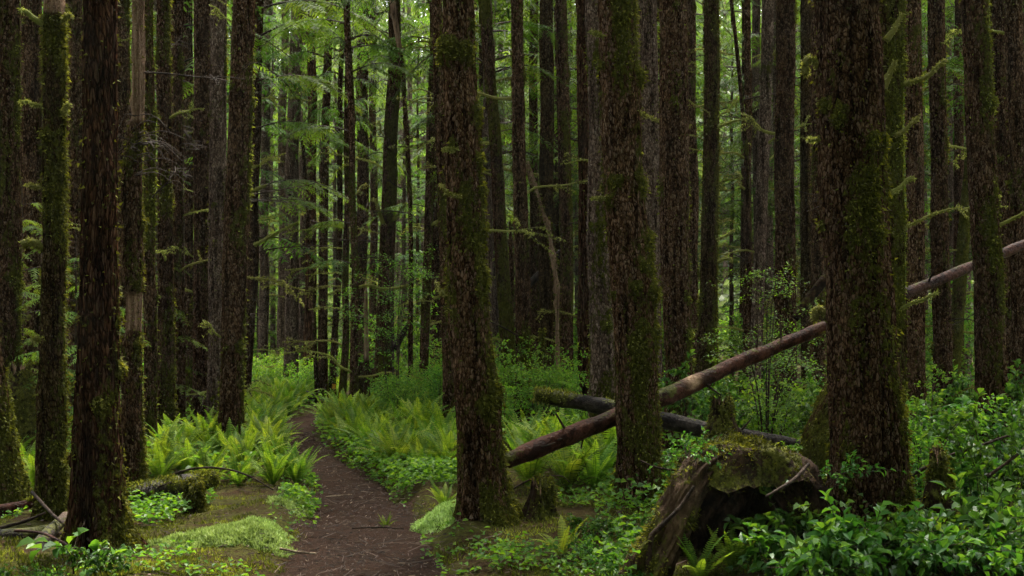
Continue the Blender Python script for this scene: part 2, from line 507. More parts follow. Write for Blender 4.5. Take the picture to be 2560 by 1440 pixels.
def feather(mb, P, side, up, lens, wid, rnd, rng, mat=0, fwd=0.35, jit=0.12):
    """Two rows of flat leaflets along a rib P: the leaflets of a fern frond or the needles of a twig."""
    T = unit(np.gradient(P, axis=0))
    n = len(P)
    for s in (-1, 1):
        d = unit(side * s + T * fwd - up * 0.12 + rng.normal(0, jit, (n, 3)))
        L = lens[:, None]
        h = T * wid[:, None] * 0.5
        tip = P + d * L - up * L * 0.12
        V = np.stack([P - h, P + h, tip + h * 0.35, tip - h * 0.35], 1).reshape(-1, 3)
        mb.add(V, q=np.arange(n * 4).reshape(-1, 4), mat=mat, rnd=np.repeat(np.clip(rnd + rng.normal(0, 0.06, n), 0, 1), 4))

# ------------------------------------------------------------------ plants (meshes shared by copies)
def fern_mesh(seed, fronds=15, L0=0.75, npin=26, light=0.0):
    rng = np.random.default_rng(seed)
    mb = MB()
    for k in range(fronds):
        az = 2 * np.pi * (k + rng.uniform(-.35, .35)) / fronds
        L = L0 * rng.uniform(0.65, 1.15)
        el0 = R(rng.uniform(52, 86)); bend = R(rng.uniform(18, 75))
        t = np.linspace(0, 1, npin)
        el = el0 - bend * t ** 1.4
        ds = L / npin
        hx = np.cumsum(np.cos(el)) * ds; hz = np.cumsum(np.sin(el)) * ds
        o = np.array([math.cos(az), math.sin(az), 0])
        yaw = rng.uniform(-.25, .25)
        sidev = np.array([-math.sin(az), math.cos(az), 0])
        P = o * hx[:, None] + sidev * (yaw * L * t ** 2)[:, None] + np.array([0, 0, 1.0]) * hz[:, None]
        T = unit(np.gradient(P, axis=0))
        side = unit(np.cross(T, np.array([0, 0, 1.0]) + o * 0.01))
        up = np.cross(side, T)
        prof = np.clip(np.sin(np.pi * np.clip((t - 0.10) / 0.92, 0, 1) ** 0.75), 0, 1) ** 0.8
        tone = np.clip(0.30 + 0.45 * t + light + rng.uniform(-.3, .3), 0, 1)
        feather(mb, P, side, up, 0.078 * L / 0.75 * prof + 0.002, np.full(npin, ds * 0.86), tone, rng, fwd=0.22, jit=0.06)
        tube(mb, P[::4], 0.0035, 3, caps=False, rnd=0.25)
    return mb.mesh('fern', M['fern'], False)

def salal_mesh(seed, stems=9, H=0.75, leafL=0.095, spread=0.45, per=9):
    rng = np.random.default_rng(seed)
    mb = MB()
    for k in range(stems):
        az = rng.uniform(0, 6.28); h = H * rng.uniform(.55, 1.1); sp = spread * rng.uniform(.3, 1.1)
        o = np.array([math.cos(az), math.sin(az), 0])
        b0 = o * rng.uniform(0, .12)
        P = curve([b0, b0 + o * sp * .3 + [0, 0, h * .55], b0 + o * sp * .8 + [0, 0, h * .92], b0 + o * sp * 1.25 + [0, 0, h]], 14)
        tube(mb, P, np.linspace(.005, .002, 14), 4, mat=1)
        for br in range(3):
            i = rng.integers(5, 12)
            d = unit(o * .6 + rng.normal(0, .6, 3) + [0, 0, .25])
            l = rng.uniform(.12, .30)
            Q = curve([P[i], P[i] + d * l * .5 + [0, 0, .02], P[i] + d * l], 7)
            tube(mb, Q, .002, 3, mat=1)
            n = per
            ii = rng.integers(1, 7, n)
            dd = unit(d + rng.normal(0, .75, (n, 3)) + [0, 0, -.1])
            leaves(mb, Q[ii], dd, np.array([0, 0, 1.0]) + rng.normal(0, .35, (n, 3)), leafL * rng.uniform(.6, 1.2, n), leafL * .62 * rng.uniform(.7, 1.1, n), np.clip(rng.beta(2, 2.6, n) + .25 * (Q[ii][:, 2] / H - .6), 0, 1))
        n = per
        ii = rng.integers(6, 14, n)
        dd = unit(o * .5 + rng.normal(0, .8, (n, 3)))
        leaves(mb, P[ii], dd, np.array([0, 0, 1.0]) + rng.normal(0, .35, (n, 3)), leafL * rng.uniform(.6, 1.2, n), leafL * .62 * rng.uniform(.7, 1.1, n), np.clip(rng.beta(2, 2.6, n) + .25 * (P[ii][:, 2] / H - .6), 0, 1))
    return mb.mesh('salal', [M['salal'], M['twig']], False)

def shrub_mesh(seed, stems=10, H=1.7, leafL=0.06, nleaf=900, flat=False, spread=.7, mat='shrub'):
    rng = np.random.default_rng(seed)
    mb = MB()
    per = nleaf // (stems * 7)
    for k in range(stems):
        az = rng.uniform(0, 6.28); h = H * rng.uniform(.5, 1.05); sp = spread * rng.uniform(.4, 1.1)
        o = np.array([math.cos(az), math.sin(az), 0])
        P = curve([o * .05, o * sp * .25 + [0, 0, h * .5], o * sp * .6 + [0, 0, h * .85], o * sp * 1.1 + [0, 0, h]], 18)
        tube(mb, P, np.linspace(.009, .002, 18), 4, mat=1)
        for br in range(7):
            i = rng.integers(5, 18)
            d = unit(o * .4 + rng.normal(0, .8, 3) * [1, 1, .3] + [0, 0, .12])
            l = rng.uniform(.2, .55) * (H / 1.7) ** .5
            Q = curve([P[i], P[i] + d * l * .5 + [0, 0, .04], P[i] + d * l - [0, 0, .02]], 10)
            tube(mb, Q, .002, 3, mat=1)
            ii = rng.integers(1, 10, per)
            dd = unit(d * .5 + rng.normal(0, .8, (per, 3)) * [1, 1, .35 if flat else .7])
            u = np.array([0, 0, 1.0]) + rng.normal(0, .18 if flat else .4, (per, 3))
            pp = Q[ii] + rng.normal(0, .035, (per, 3))
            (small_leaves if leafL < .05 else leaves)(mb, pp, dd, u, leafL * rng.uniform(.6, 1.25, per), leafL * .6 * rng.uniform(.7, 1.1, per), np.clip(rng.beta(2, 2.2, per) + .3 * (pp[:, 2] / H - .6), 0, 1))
    return mb.mesh('shrub', [M[mat], M['twig']], False)

def bough(mb, base, az, L, rng, pitch=-0.05, droop=0.5, tone=0.5, ntw=13, nl=9):
    """A conifer bough: an arched limb with flat side twigs, each a feather of needle sprays."""
    o = np.array([math.cos(az), math.sin(az), 0]); s = np.array([-math.sin(az), math.cos(az), 0])
    t = np.linspace(0, 1, 12)
    P = base + o * (t * L)[:, None] + np.array([0, 0, 1.0]) * (L * (pitch * t + .12 * np.sin(t * 3) - droop * .45 * t ** 2.2))[:, None] + s * (rng.uniform(-.2, .2) * L * t ** 2)[:, None]
    tube(mb, P, np.linspace(.018, .004, 12) * (L / 2), 4, mat=1, caps=False)
    for k in range(ntw):
        u = 0.18 + 0.8 * (k + rng.uniform(0, .8)) / ntw
        i = u * 11; i0 = min(int(i), 10)
        b = P[i0] + (P[i0 + 1] - P[i0]) * (i - i0)
        for sg in (-1, 1):
            if rng.random() < .12: continue
            l = L * .34 * (1.08 - u) ** .7 * rng.uniform(.7, 1.25)
            d = unit(s * sg + o * rng.uniform(.4, .9) + [0, 0, rng.uniform(-.3, .05)])
            tt = np.linspace(0.08, 1, nl)
            Q = b + d * (tt * l)[:, None] - np.array([0, 0, 1.0]) * (l * .3 * tt ** 2)[:, None]
            sd = unit(np.cross(d, [0, 0, 1.0])); up = np.cross(sd, d)
            sd = unit(sd + up * rng.uniform(-.3, .3))
            feather(mb, Q, np.broadcast_to(sd, Q.shape), np.broadcast_to(up, Q.shape), np.full(nl, l * .30) * (1.1 - .7 * tt), np.full(nl, l / nl * .62), np.clip(tone + rng.uniform(-.2, .2), 0, 1), rng, fwd=.7, jit=.2)

def crown_mesh(seed, H=14.0, n=62, Rm=2.3, sparse=1.0):
    rng = np.random.default_rng(seed)
    mb = MB()
    for k in range(n):
        z = H * ((k + rng.uniform(0, 1)) / n) ** 1.5
        rr = Rm * (1 - .82 * (z / H)) * rng.uniform(.6, 1.15) * (0.65 + .35 * min(1, z / (H * .15)))
        bough(mb, np.array([0, 0, z]), k * 2.4 + rng.uniform(-.5, .5), rr, rng, droop=rng.uniform(.3, .9), tone=rng.uniform(.15, .8), ntw=11, nl=7)
    return mb.mesh('crown', [M['needles'], M['twig']], False)

def branch_mesh(seed, L=1.0, r=0.016, mossy=True, twigs=5, droop=0.35):
    """A dead lower limb along +X: kinked, thinning, with moss hanging from it."""
    rng = np.random.default_rng(seed)
    mb = MB()
    pts = [np.array([-.03, 0, 0])]
    d = unit(np.array([1, 0, rng.uniform(-.1, .35)]))
    for k in range(5):
        pts.append(pts[-1] + d * L / 5)
        d = unit(d + rng.normal(0, .2, 3) + [0, 0, -droop * .25])
    P = curve(pts, 22)
    rad = np.linspace(1, .3, 22) * r
    tube(mb, P, rad, 6, .2, seed, mat=0 if mossy else 1, moss=.9 if mossy else .2, rnd=.55)
    lines = [(P, rad)]
    for k in range(twigs):
        i = rng.integers(7, 20)
        dd = unit(np.array([.7, rng.choice([-1, 1]) * .8, rng.uniform(-.5, .5)]))
        l = L * rng.uniform(.15, .45)
        Q = curve([P[i], P[i] + dd * l * .5 + rng.normal(0, .03, 3), P[i] + dd * l - [0, 0, l * .2]], 9)
        rr = np.linspace(.5, .2, 9) * r
        tube(mb, Q, rr, 4, mat=1, moss=.6 if mossy else .1)
        lines.append((Q, rr))
    if mossy:
        for P_, r_ in lines:
            n = int(300 * len(P_) / 22 * max(L, .4))
            i = rng.integers(0, len(P_), n)
            N = unit(rng.normal(0, 1, (n, 3)) + [0, 0, .3])
            tufts(mb, P_[i] + rng.normal(0, .006, (n, 3)) + N * r_[i][:, None] * .8, N, .019, rng, droop=1.0, wid=.35)
    return mb.mesh('branch', [M['moss_branch'], M['twig']], False)

CROWN = [crown_mesh(100 + i, n=(38, 34, 42, 36)[i], Rm=(2.1, 1.9, 2.3, 2.0)[i]) for i in range(4)]
BR_MOSS = [branch_mesh(200 + i, L=(.7, 1.1, .9, .5, 1.3)[i], r=(.016, .018, .014, .018, .02)[i]) for i in range(5)]
BR_DEAD = [branch_mesh(220 + i, L=(.8, 1.2, 1.0, 1.5)[i], r=.011, mossy=False, twigs=7, droop=.2) for i in range(4)]
FERN = [fern_mesh(300 + i, fronds=(20, 16, 24, 18, 11, 22)[i], L0=(.56, .50, .60, .45, .60, .63)[i]) for i in range(6)]
SALAL = [salal_mesh(400 + i, stems=(9, 7, 11, 8)[i], H=(.7, .55, .8, .95)[i]) for i in range(4)]
SHRUB = [shrub_mesh(500 + i, stems=(10, 12, 9)[i], H=(1.5, 2.1, 1.1)[i], nleaf=(1000, 1300, 800)[i], leafL=(.075, .08, .07)[i]) for i in range(3)]

# ------------------------------------------------------------------ trees
TREES = []
def tree(name, label, Y, pts, mat='bark', moss=0.3, H=None, crown=None, br=(0, 0), bare=None, tuft=None, top=None, lobes=None, cleft=None, bumps=None, group=None, cat='tree', flare=.6, seed=None, lump=0.05, brz=(.5, 5)):
    """pts: (row, column, width) in photo pixels from the foot up, at distance Y. top: row where a snag ends."""
    sd_ = len(TREES) * 13 + 5 if seed is None else seed
    rng = np.random.default_rng(sd_)
    pts = sorted(pts, key=lambda p: -p[0])
    C = np.array([pos(p[1], p[0], Y) for p in pts])
    rad = np.array([p[2] * .5 / FPX * Y for p in pts])
    # foot
    g = g1(C[0, 0], Y)
    z0 = g - 0.25
    slope = (C[1, 0] - C[0, 0]) / max(C[1, 2] - C[0, 2], .05)
    foot = np.array([C[0, 0] + slope * (z0 - C[0, 2]), Y, z0])
    if C[0, 2] > z0 + .05:
        C = np.concatenate([[foot], C]); rad = np.concatenate([[rad[0] * 1.05], rad])
    H = H or rng.uniform(19, 25)
    zt = C[-1, 2]
    if top is None:
        sl_ = (C[-1, 0] - C[-2, 0]) / max(C[-1, 2] - C[-2, 2], .1)
        sl_ = np.clip(sl_, -.12, .12)
        for f in (.25, .6, 1.0):
            z = zt + (H - zt) * f
            C = np.concatenate([C, [[C[-1, 0] + sl_ * (z - C[-1, 2]) * .6, Y, z]]])
            rad = np.concatenate([rad, [rad[len(pts) - 1] * (1 - .85 * f)]])
    ztop = C[-1, 2]
    near = Y < 12.5
    zv = min(ztop, CAM_Z + HY / FPX * Y + .6)
    if near: nseg, dz = (84 if rad.max() > .12 else 56), .028
    elif Y < 17: nseg, dz = 40, .055
    else: nseg, dz = 20, .14
    zs = np.arange(z0, zv, dz)
    if ztop > zv + .3: zs = np.concatenate([zs, np.arange(zv, ztop, .5)[1:]])
    zs = np.append(zs, ztop)
    cx = np.interp(zs, C[:, 2], C[:, 0]); rr = np.interp(zs, C[:, 2], rad)
    cx = cx + .012 * (Y / 10) * vnoise(np.stack([zs * .8, zs * 0 + sd_, zs * 0], 1), 2)
    th = np.linspace(0, 2 * np.pi, nseg, endpoint=False)
    TH, Z = np.meshgrid(th, zs)
    RR = np.repeat(rr[:, None], nseg, 1)
    CXg = np.repeat(cx[:, None], nseg, 1)
    hh = Z - g
    # root lobes
    ph = rng.uniform(0, 6.28, 3)
    lob = .5 + .3 * np.cos(4 * TH + ph[0]) + .2 * np.cos(7 * TH + ph[1])
    ext = flare * np.exp(-np.maximum(hh, -.1) / .20)
    RR = RR * (1 + ext * lob)
    # slow swell and lumps
    q = np.stack([(np.cos(TH) * RR).ravel(), (np.sin(TH) * RR).ravel(), Z.ravel()], 1)
    RR = RR * (1 + (lump * fbm(np.stack([q[:, 0] * 5, q[:, 1] * 5, q[:, 2] * 2.0], 1), 2, sd_)).reshape(RR.shape))
    moss_a = np.zeros(RR.shape) + moss + .38 * fbm(np.stack([q[:, 0] * 5 + 9, q[:, 1] * 5, q[:, 2] * 1.6], 1), 3, sd_ + 3).reshape(RR.shape)
    moss_a += .35 * np.exp(-np.maximum(hh, 0) / .5) + .12 * np.cos(TH - R(20))
    if cleft:   # (angle, depth, height, soft edge)
        ang, dep, top_h, wd = cleft
        dth = np.angle(np.exp(1j * (TH - R(ang))))
        RR = RR * (1 - dep * np.exp(-(dth / wd) ** 2) * (1 - smooth(top_h * .75, top_h, hh)))
        moss_a -= .5 * np.exp(-(dth / (wd * 1.4)) ** 2) * (1 - smooth(top_h * .75, top_h, hh))
    nb = rng.integers(5, 9) if near else (rng.integers(6, 12) if Y < 20 else 3)
    blist = list(bumps or [])
    for k in range(nb):
        blist.append((rng.uniform(0, 360), rng.uniform(min(g + .3, zv - .05), zv), rng.uniform(.018, .04), rng.uniform(.03, .06)))
    for ang, z, a, s in blist:
        dth = np.angle(np.exp(1j * (TH - R(ang)))) * RR
        e = np.exp(-((dth / s) ** 2 + ((Z - z) / (s * np.where(Z > z, .8, 1.4))) ** 2))
        RR = RR + a * e
        moss_a += .6 * e
    # bark plates
    if Y < 17:
        q = np.stack([np.cos(TH).ravel() * RR.ravel(), np.sin(TH).ravel() * RR.ravel(), Z.ravel()], 1)
        f = 1 - np.abs(vnoise(np.stack([q[:, 0] * 24, q[:, 1] * 24, q[:, 2] * 3.2], 1), sd_ + 7))
        f2 = vnoise(np.stack([q[:, 0] * 55, q[:, 1] * 55, q[:, 2] * 16.0], 1), sd_ + 8)
        RR = RR + (.015 * (f - .6) + .006 * f2).reshape(RR.shape) * (1 if near else .8)
    if top is not None:   # ragged broken top
        jag = (.12 * vnoise(np.stack([np.cos(TH).ravel() * 4, np.sin(TH).ravel() * 4, TH.ravel() * 0 + sd_], 1), 3)).reshape(TH.shape)
        Z = Z - np.abs(jag) * smooth(ztop - .5, ztop, Z) * 1.6
        RR = RR * (1 - .3 * smooth(ztop - .3, ztop, Z + .1))
    V = np.stack([(CXg + np.cos(TH) * RR).ravel(), Y + (np.sin(TH) * RR).ravel(), Z.ravel()], 1)
    ba = np.zeros(V.shape[0])
    for a, b_ in (bare or []):   # rows between which the bark is gone
        za, zb = CAM_Z + (HY - a) / FPX * Y, CAM_Z + (HY - b_) / FPX * Y
        e = smooth(min(za, zb) - .04, min(za, zb) + .02, V[:, 2]) * (1 - smooth(max(za, zb) - .02, max(za, zb) + .04, V[:, 2]))
        e *= smooth(-.95, -.65, fbm(V * np.array((7, 7, 2.5)), 2, sd_ + 5))
        ba = np.maximum(ba, e)
    moss_f = np.clip(moss_a.ravel() - ba, 0, 1)
    base = np.array([cx[0], Y, g])
    n = len(zs)
    i = (np.arange(n - 1)[:, None] * nseg + np.arange(nseg)[None]); j = (np.arange(n - 1)[:, None] * nseg + (np.arange(nseg)[None] + 1) % nseg)
    mb = MB()
    Vc = np.concatenate([V, [[cx[-1], Y, ztop - (.15 if top is not None else 0)]]])
    k = np.arange(nseg)
    mb.add(Vc - base, q=np.stack([i, j, j + nseg, i + nseg], -1).reshape(-1, 4), t=np.stack([k + (n - 1) * nseg, (k + 1) % nseg + (n - 1) * nseg, np.full(nseg, n * nseg)], 1), moss=np.append(moss_f, 0), bare=np.append(ba, .5))
    root = bpy.data.objects.new(name, None)
    COL.objects.link(root)
    root.location = base
    root.empty_display_size = .3
    tag(root, label, cat, group)
    link('trunk', mb.mesh('trunk', M[mat]), root)
    # moss tufts
    nt = tuft if tuft is not None else (5000 if near else (1500 if Y < 17 else 0))
    if nt:
        N = np.stack([np.cos(TH).ravel(), np.sin(TH).ravel(), TH.ravel() * 0], 1)
        wgt = (np.clip(moss_f - .42, 0, 1) ** 1.2 + .006) * (V[:, 2] < zv) * (V[:, 2] > g - .05)
        if wgt.sum() > 0:
            idx = rng.choice(len(V), nt, p=wgt / wgt.sum())
            mt = MB()
            jit = rng.normal(0, .012, (nt, 3))
            tn = .15 + .55 * moss_f[idx] * vnoise(V[idx] * 6, 4) ** 2 + .2
            tufts(mt, V[idx] + jit - base, N[idx], .024 if near else .03, rng, droop=.7, wid=.34, rnd=tn)
            link('moss', mt.mesh('moss', M['moss'], False), root)
    # dead lower limbs
    def axis(z): return np.array([np.interp(z, zs, cx), Y, z]), float(np.interp(z, zs, rr))
    for kind, cnt in zip((BR_MOSS, BR_DEAD), br):
        for k in range(cnt):
            z = g + rng.uniform(brz[0], min(brz[1], zv - g))
            p, r_ = axis(z)
            az = rng.choice([rng.uniform(-.7, .7), np.pi + rng.uniform(-.7, .7), rng.uniform(0, 6.28)])
            p = p + np.array([math.cos(az), math.sin(az), 0]) * r_ * .8
            s = rng.uniform(.6, 1.25) * (.8 if near else 1)
            link('branch', kind[rng.integers(len(kind))], root, p - base, (rng.uniform(-.5, .5), rng.uniform(-.35, .15), az), s)
    if crown is not None and top is None:
        p, _ = axis(min(g + crown, ztop - 1))
        s = (ztop + 1 - p[2]) / 14.0
        link('crown', CROWN[rng.integers(4)], root, p - base, (0, 0, rng.uniform(0, 6.28)), (rng.uniform(.55, .8), rng.uniform(.55, .8), s))
    TREES.append((base[0], Y, rr[min(3, len(rr) - 1)]))
    root['_'] = 0
    del root['_']
    return root, base

def limb(tree_, px, Y, r0, r1, mossy=True, n=20, name='branch', tuft=420, dy=None):
    """A limb drawn through photo points px at distance Y, as a part of tree_ (or a thing of its own when tree_ is None)."""
    dy = dy or [0] * len(px)
    P = curve([pos(a, b, Y + d) for (a, b), d in zip(px, dy)], n)
    base = np.array(tree_[1]) if tree_ else P[0].copy()
    mb = MB()
    rng = np.random.default_rng(int(px[0][0] * 7 + px[0][1]))
    rad = np.linspace(r0, r1, n) * .85
    tube(mb, P - base, rad, 8, .25, int(px[0][0]), mat=0 if mossy else 1, rnd=.35, moss=.95 if mossy else .25)
    if mossy:
        L = np.linalg.norm(P[-1] - P[0])
        k = int(tuft * max(.5, L * 2))
        i = rng.integers(0, n, k)
        N = unit(rng.normal(0, 1, (k, 3)) + [0, 0, .5])
        tufts(mb, P[i] - base + rng.normal(0, .008, (k, 3)) + N * rad[i][:, None] * .9, N, .019, rng, droop=.8, wid=.32)
    me = mb.mesh(name, [M['moss_branch'], M['twig']], False)
    return link(name, me, tree_[0] if tree_ else None, (0, 0, 0) if tree_ else base)

def yb(row): return CAM_Z * FPX / (row - HY)

T = {}
# near trunks
T['edge'] = tree('conifer_tree', 'leaning trunk sliding out of the frame beside the shaggy mossy snag', 9.8, [(1270, 5, 108), (1000, -20, 82), (750, -60, 72), (500, -95, 68)], 'bark', .30, crown=8)
T['edge2'] = tree('conifer_tree', 'thick straight trunk with moss patches at the outer edge, behind the leaning one', 12.4, [(1100, 0, 104), (750, 4, 92), (400, 9, 80), (0, 11, 76)], 'bark', .36, crown=8)
T['b1'] = tree('conifer_tree', 'plain brown trunk close behind the shaggy mossy snag', 16, [(1050, 72, 56), (500, 76, 52), (0, 78, 50)], 'bark', .12, crown=8, br=(1, 1))
T['snag'] = tree('mossy_snag', 'dead trunk shaggy with thick moss all the way up and stub branches', 8.85, [(1310, 128, 66), (1000, 128, 66), (700, 134, 58), (400, 135, 53), (40, 134, 48), (0, 134, 44)], 'bark_moss', .46, tuft=8000, bare=[(30, -60)], cat='dead tree', lump=.11, H=7.5)
limb(T['snag'], [(108, 62), (88, 48), (66, 30), (50, 26)], 8.8, .026, .018)
limb(T['snag'], [(160, 52), (168, 40), (174, 38)], 8.8, .022, .012)
limb(T['snag'], [(106, 266), (86, 262), (66, 254), (50, 256)], 8.8, .018, .010)
limb(T['snag'], [(158, 285), (166, 268), (170, 262)], 8.8, .026, .014)
limb(T['snag'], [(106, 470), (86, 466), (64, 462)], 8.8, .015, .009)
limb(T['snag'], [(108, 622), (92, 612), (74, 606), (58, 612)], 8.8, .030, .040, tuft=900)
limb(T['snag'], [(98, 845), (88, 850), (84, 856)], 8.7, .03, .02)
T['b2'] = tree('conifer_tree', 'brown trunk filling the gap between the mossy snag and the smooth forked-base trunk', 15, [(1080, 192, 48), (500, 185, 42), (0, 184, 42)], 'bark', .22, crown=8, br=(2, 1))
T['cleft'] = tree('conifer_tree', 'smooth reddish trunk with a dark cleft running up its flared base', 7.75, [(1400, 258, 140), (1330, 246, 124), (1100, 244, 112), (960, 245, 104), (700, 247, 92), (400, 246, 80), (0, 250, 78)], 'bark_red', .16, crown=8, cleft=(262, .42, 1.15, .16), flare=.75, tuft=2600)
T['b3'] = tree('conifer_tree', 'narrow trunk peeping out behind the smooth reddish trunk', 14, [(1080, 318, 44), (300, 308, 38), (0, 306, 36)], 'bark', .3, crown=8, br=(1, 1))
T['bare'] = tree('broken_snag', 'dead snag with a pale barkless patch and stripped reddish wood above dead twigs', 10.3, [(1250, 333, 54), (850, 331, 50), (826, 337, 38), (740, 338, 36), (728, 332, 52), (450, 328, 50), (310, 340, 32), (290, 343, 28), (0, 345, 28)], 'bark', .34, bare=[(822, 738), (300, -60)], cat='dead tree', H=8.5, br=(2, 2))
T['c1'] = tree('conifer_tree', 'slim trunk hard against the barkless snag', 13, [(1130, 376, 32), (500, 373, 28), (0, 368, 28)], 'bark', .38, crown=8, br=(2, 2))
T['c2'] = tree('conifer_tree', 'trunk with moss cushions and knots rising out of tall ferns, first past the barkless snag', 14.5, [(1110, 416, 46), (900, 415, 42), (500, 413, 36), (0, 412, 34)], 'bark', .34, crown=8, br=(2, 2))
T['c3'] = tree('conifer_tree', 'trunk touching its knotty mossy neighbour and half hidden by it', 15.5, [(1090, 445, 36), (500, 441, 30), (0, 441, 28)], 'bark', .3, crown=8, br=(3, 4))
T['c4'] = tree('conifer_tree', 'dark distant trunk in a gap crossed by curved dead branches', 20, [(1010, 470, 36), (0, 468, 30)], 'bark', .15, crown=7, br=(3, 6))
T['c5'] = tree('conifer_tree', 'straight brown trunk with curved dead branches on one side, in the dense row', 16, [(1080, 505, 50), (500, 505, 42), (0, 505, 40)], 'bark', .22, crown=9, br=(4, 3))
T['c6'] = tree('conifer_tree', 'grey-flecked trunk beside the thick one at the clearing edge', 15, [(1090, 540, 48), (500, 546, 42), (0, 546, 40)], 'bark_grey', .2, crown=8, br=(2, 2))
T['c7'] = tree('conifer_tree', 'thick trunk tapering upward at the edge of the fern clearing, ferns at its foot', 13.2, [(1150, 577, 70), (1000, 578, 60), (700, 587, 61), (400, 601, 60), (0, 613, 52)], 'bark', .30, crown=8, br=(2, 0))
T['c8'] = tree('conifer_tree', 'leaning thin trunk tucked behind the thick one at the clearing edge', 20, [(1010, 610, 34), (700, 628, 30), (300, 640, 26), (0, 646, 22)], 'bark', .2, crown=6, br=(4, 1))
limb(T['c8'], [(636, 612), (665, 598), (700, 578), (745, 556)], 19.6, .035, .02)
limb(T['c8'], [(630, 478), (645, 472), (664, 464)], 19.6, .03, .03)
limb(T['c8'], [(628, 420), (655, 410), (680, 392)], 19.6, .02, .008)
# the pale far group past the bend
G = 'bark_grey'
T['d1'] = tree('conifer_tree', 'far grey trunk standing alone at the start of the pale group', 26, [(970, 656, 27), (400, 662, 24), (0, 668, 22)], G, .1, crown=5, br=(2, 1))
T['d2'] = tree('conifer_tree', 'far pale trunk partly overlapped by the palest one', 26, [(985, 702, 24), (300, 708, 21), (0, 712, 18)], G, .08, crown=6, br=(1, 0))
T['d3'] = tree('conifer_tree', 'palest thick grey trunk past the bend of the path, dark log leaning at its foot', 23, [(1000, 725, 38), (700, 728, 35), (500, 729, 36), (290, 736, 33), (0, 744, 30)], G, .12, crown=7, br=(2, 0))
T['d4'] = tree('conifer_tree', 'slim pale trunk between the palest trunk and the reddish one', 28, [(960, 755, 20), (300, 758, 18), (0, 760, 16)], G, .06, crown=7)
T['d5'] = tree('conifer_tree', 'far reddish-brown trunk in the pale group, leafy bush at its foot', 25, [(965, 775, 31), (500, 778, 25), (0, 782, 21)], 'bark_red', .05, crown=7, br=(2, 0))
T['d6'] = tree('dead_pole', 'thin dark dead stem leaning in front of the reddish far trunk', 22, [(990, 793, 12), (800, 788, 11), (600, 775, 10), (300, 756, 8)], 'bark', .1, top=300, cat='dead tree', br=(0, 3))
T['d7'] = tree('conifer_tree', 'dark trunk next to the one carrying the small orange trail sign', 22, [(1000, 808, 24), (600, 808, 22), (150, 818, 20), (0, 820, 18)], 'bark', .1, crown=4.5, br=(2, 1))
T['d8'] = tree('conifer_tree', 'slender dark trunk carrying the small orange trail sign', 23, [(990, 833, 19), (700, 845, 15), (300, 852, 13), (0, 855, 12)], 'bark', .2, crown=5, br=(2, 2))
T['d9'] = tree('conifer_tree', 'slender trunk with short mossy pegs, next past the trail sign', 21, [(1005, 857, 19), (700, 866, 17), (300, 868, 13), (0, 868, 11)], 'bark', .42, crown=5, br=(9, 0), brz=(.8, 4))
T['d10'] = tree('conifer_tree', 'slender dark trunk rising from the stump beside the path bend', 18.5, [(1048, 884, 23), (700, 886, 18), (400, 882, 16), (0, 868, 17)], 'bark', .3, crown=6, br=(3, 2))
T['d11'] = tree('conifer_tree', 'brown far trunk seen behind the pale peeled dead stick', 24, [(985, 905, 26), (500, 905, 30), (100, 908, 30), (0, 908, 28)], 'bark', .15, crown=5, br=(2, 1))
T['d12'] = tree('dead_pole', 'broken dead stick peeled to pale wood, standing among the thin trunks', 20, [(1025, 918, 15), (880, 917, 13), (700, 915, 9)], 'bark_moss', .3, top=700, bare=[(900, 690)], cat='dead tree')
T['d13'] = tree('conifer_tree', 'far trunk in the slot beside the thick mossy-footed one', 26, [(980, 932, 20), (0, 935, 17)], 'bark', .1, crown=5)
T['d14'] = tree('conifer_tree', 'stout dark trunk with a wide mossy foot in the middle distance', 20.5, [(1010, 956, 66), (900, 958, 48), (700, 966, 40), (400, 977, 36), (200, 984, 34), (0, 986, 30)], 'bark', .4, crown=6, br=(5, 2))
limb(T['d14'], [(958, 560), (948, 530), (940, 505), (932, 498)], 20, .04, .03)
limb(T['d14'], [(985, 548), (1000, 530), (1014, 508)], 20, .04, .025)
limb(T['d14'], [(880, 728), (905, 716), (930, 714), (950, 722), (985, 722), (1020, 714)], 19.8, .025, .035, tuft=700)
T['d15'] = tree('dead_pole', 'thin dead stem bent near the top with pale wood', 19.5, [(1030, 1028, 13), (500, 1028, 11), (300, 1018, 11), (150, 1004, 12), (0, 980, 14)], 'bark', .12, bare=[(130, -60)], cat='dead tree', H=8, br=(0, 4))
T['d16'] = tree('conifer_tree', 'slim knotty trunk leaning slightly, next to the bent dead stem', 20, [(1030, 1056, 24), (700, 1065, 22), (400, 1075, 22), (0, 1085, 20)], 'bark', .36, crown=7, br=(4, 1))
T['d17'] = tree('conifer_tree', 'brown trunk in the gap before the big bent mossy tree', 24, [(960, 1090, 31), (300, 1092, 26), (0, 1090, 22)], 'bark', .15, crown=6, br=(2, 2))
T['d18'] = tree('conifer_tree', 'mossy trunk mostly hidden behind the bent tree, a pale splinter at its side', 15, [(1060, 1124, 36), (700, 1112, 28), (300, 1100, 24), (0, 1094, 22)], 'bark', .36, crown=8, br=(1, 0))
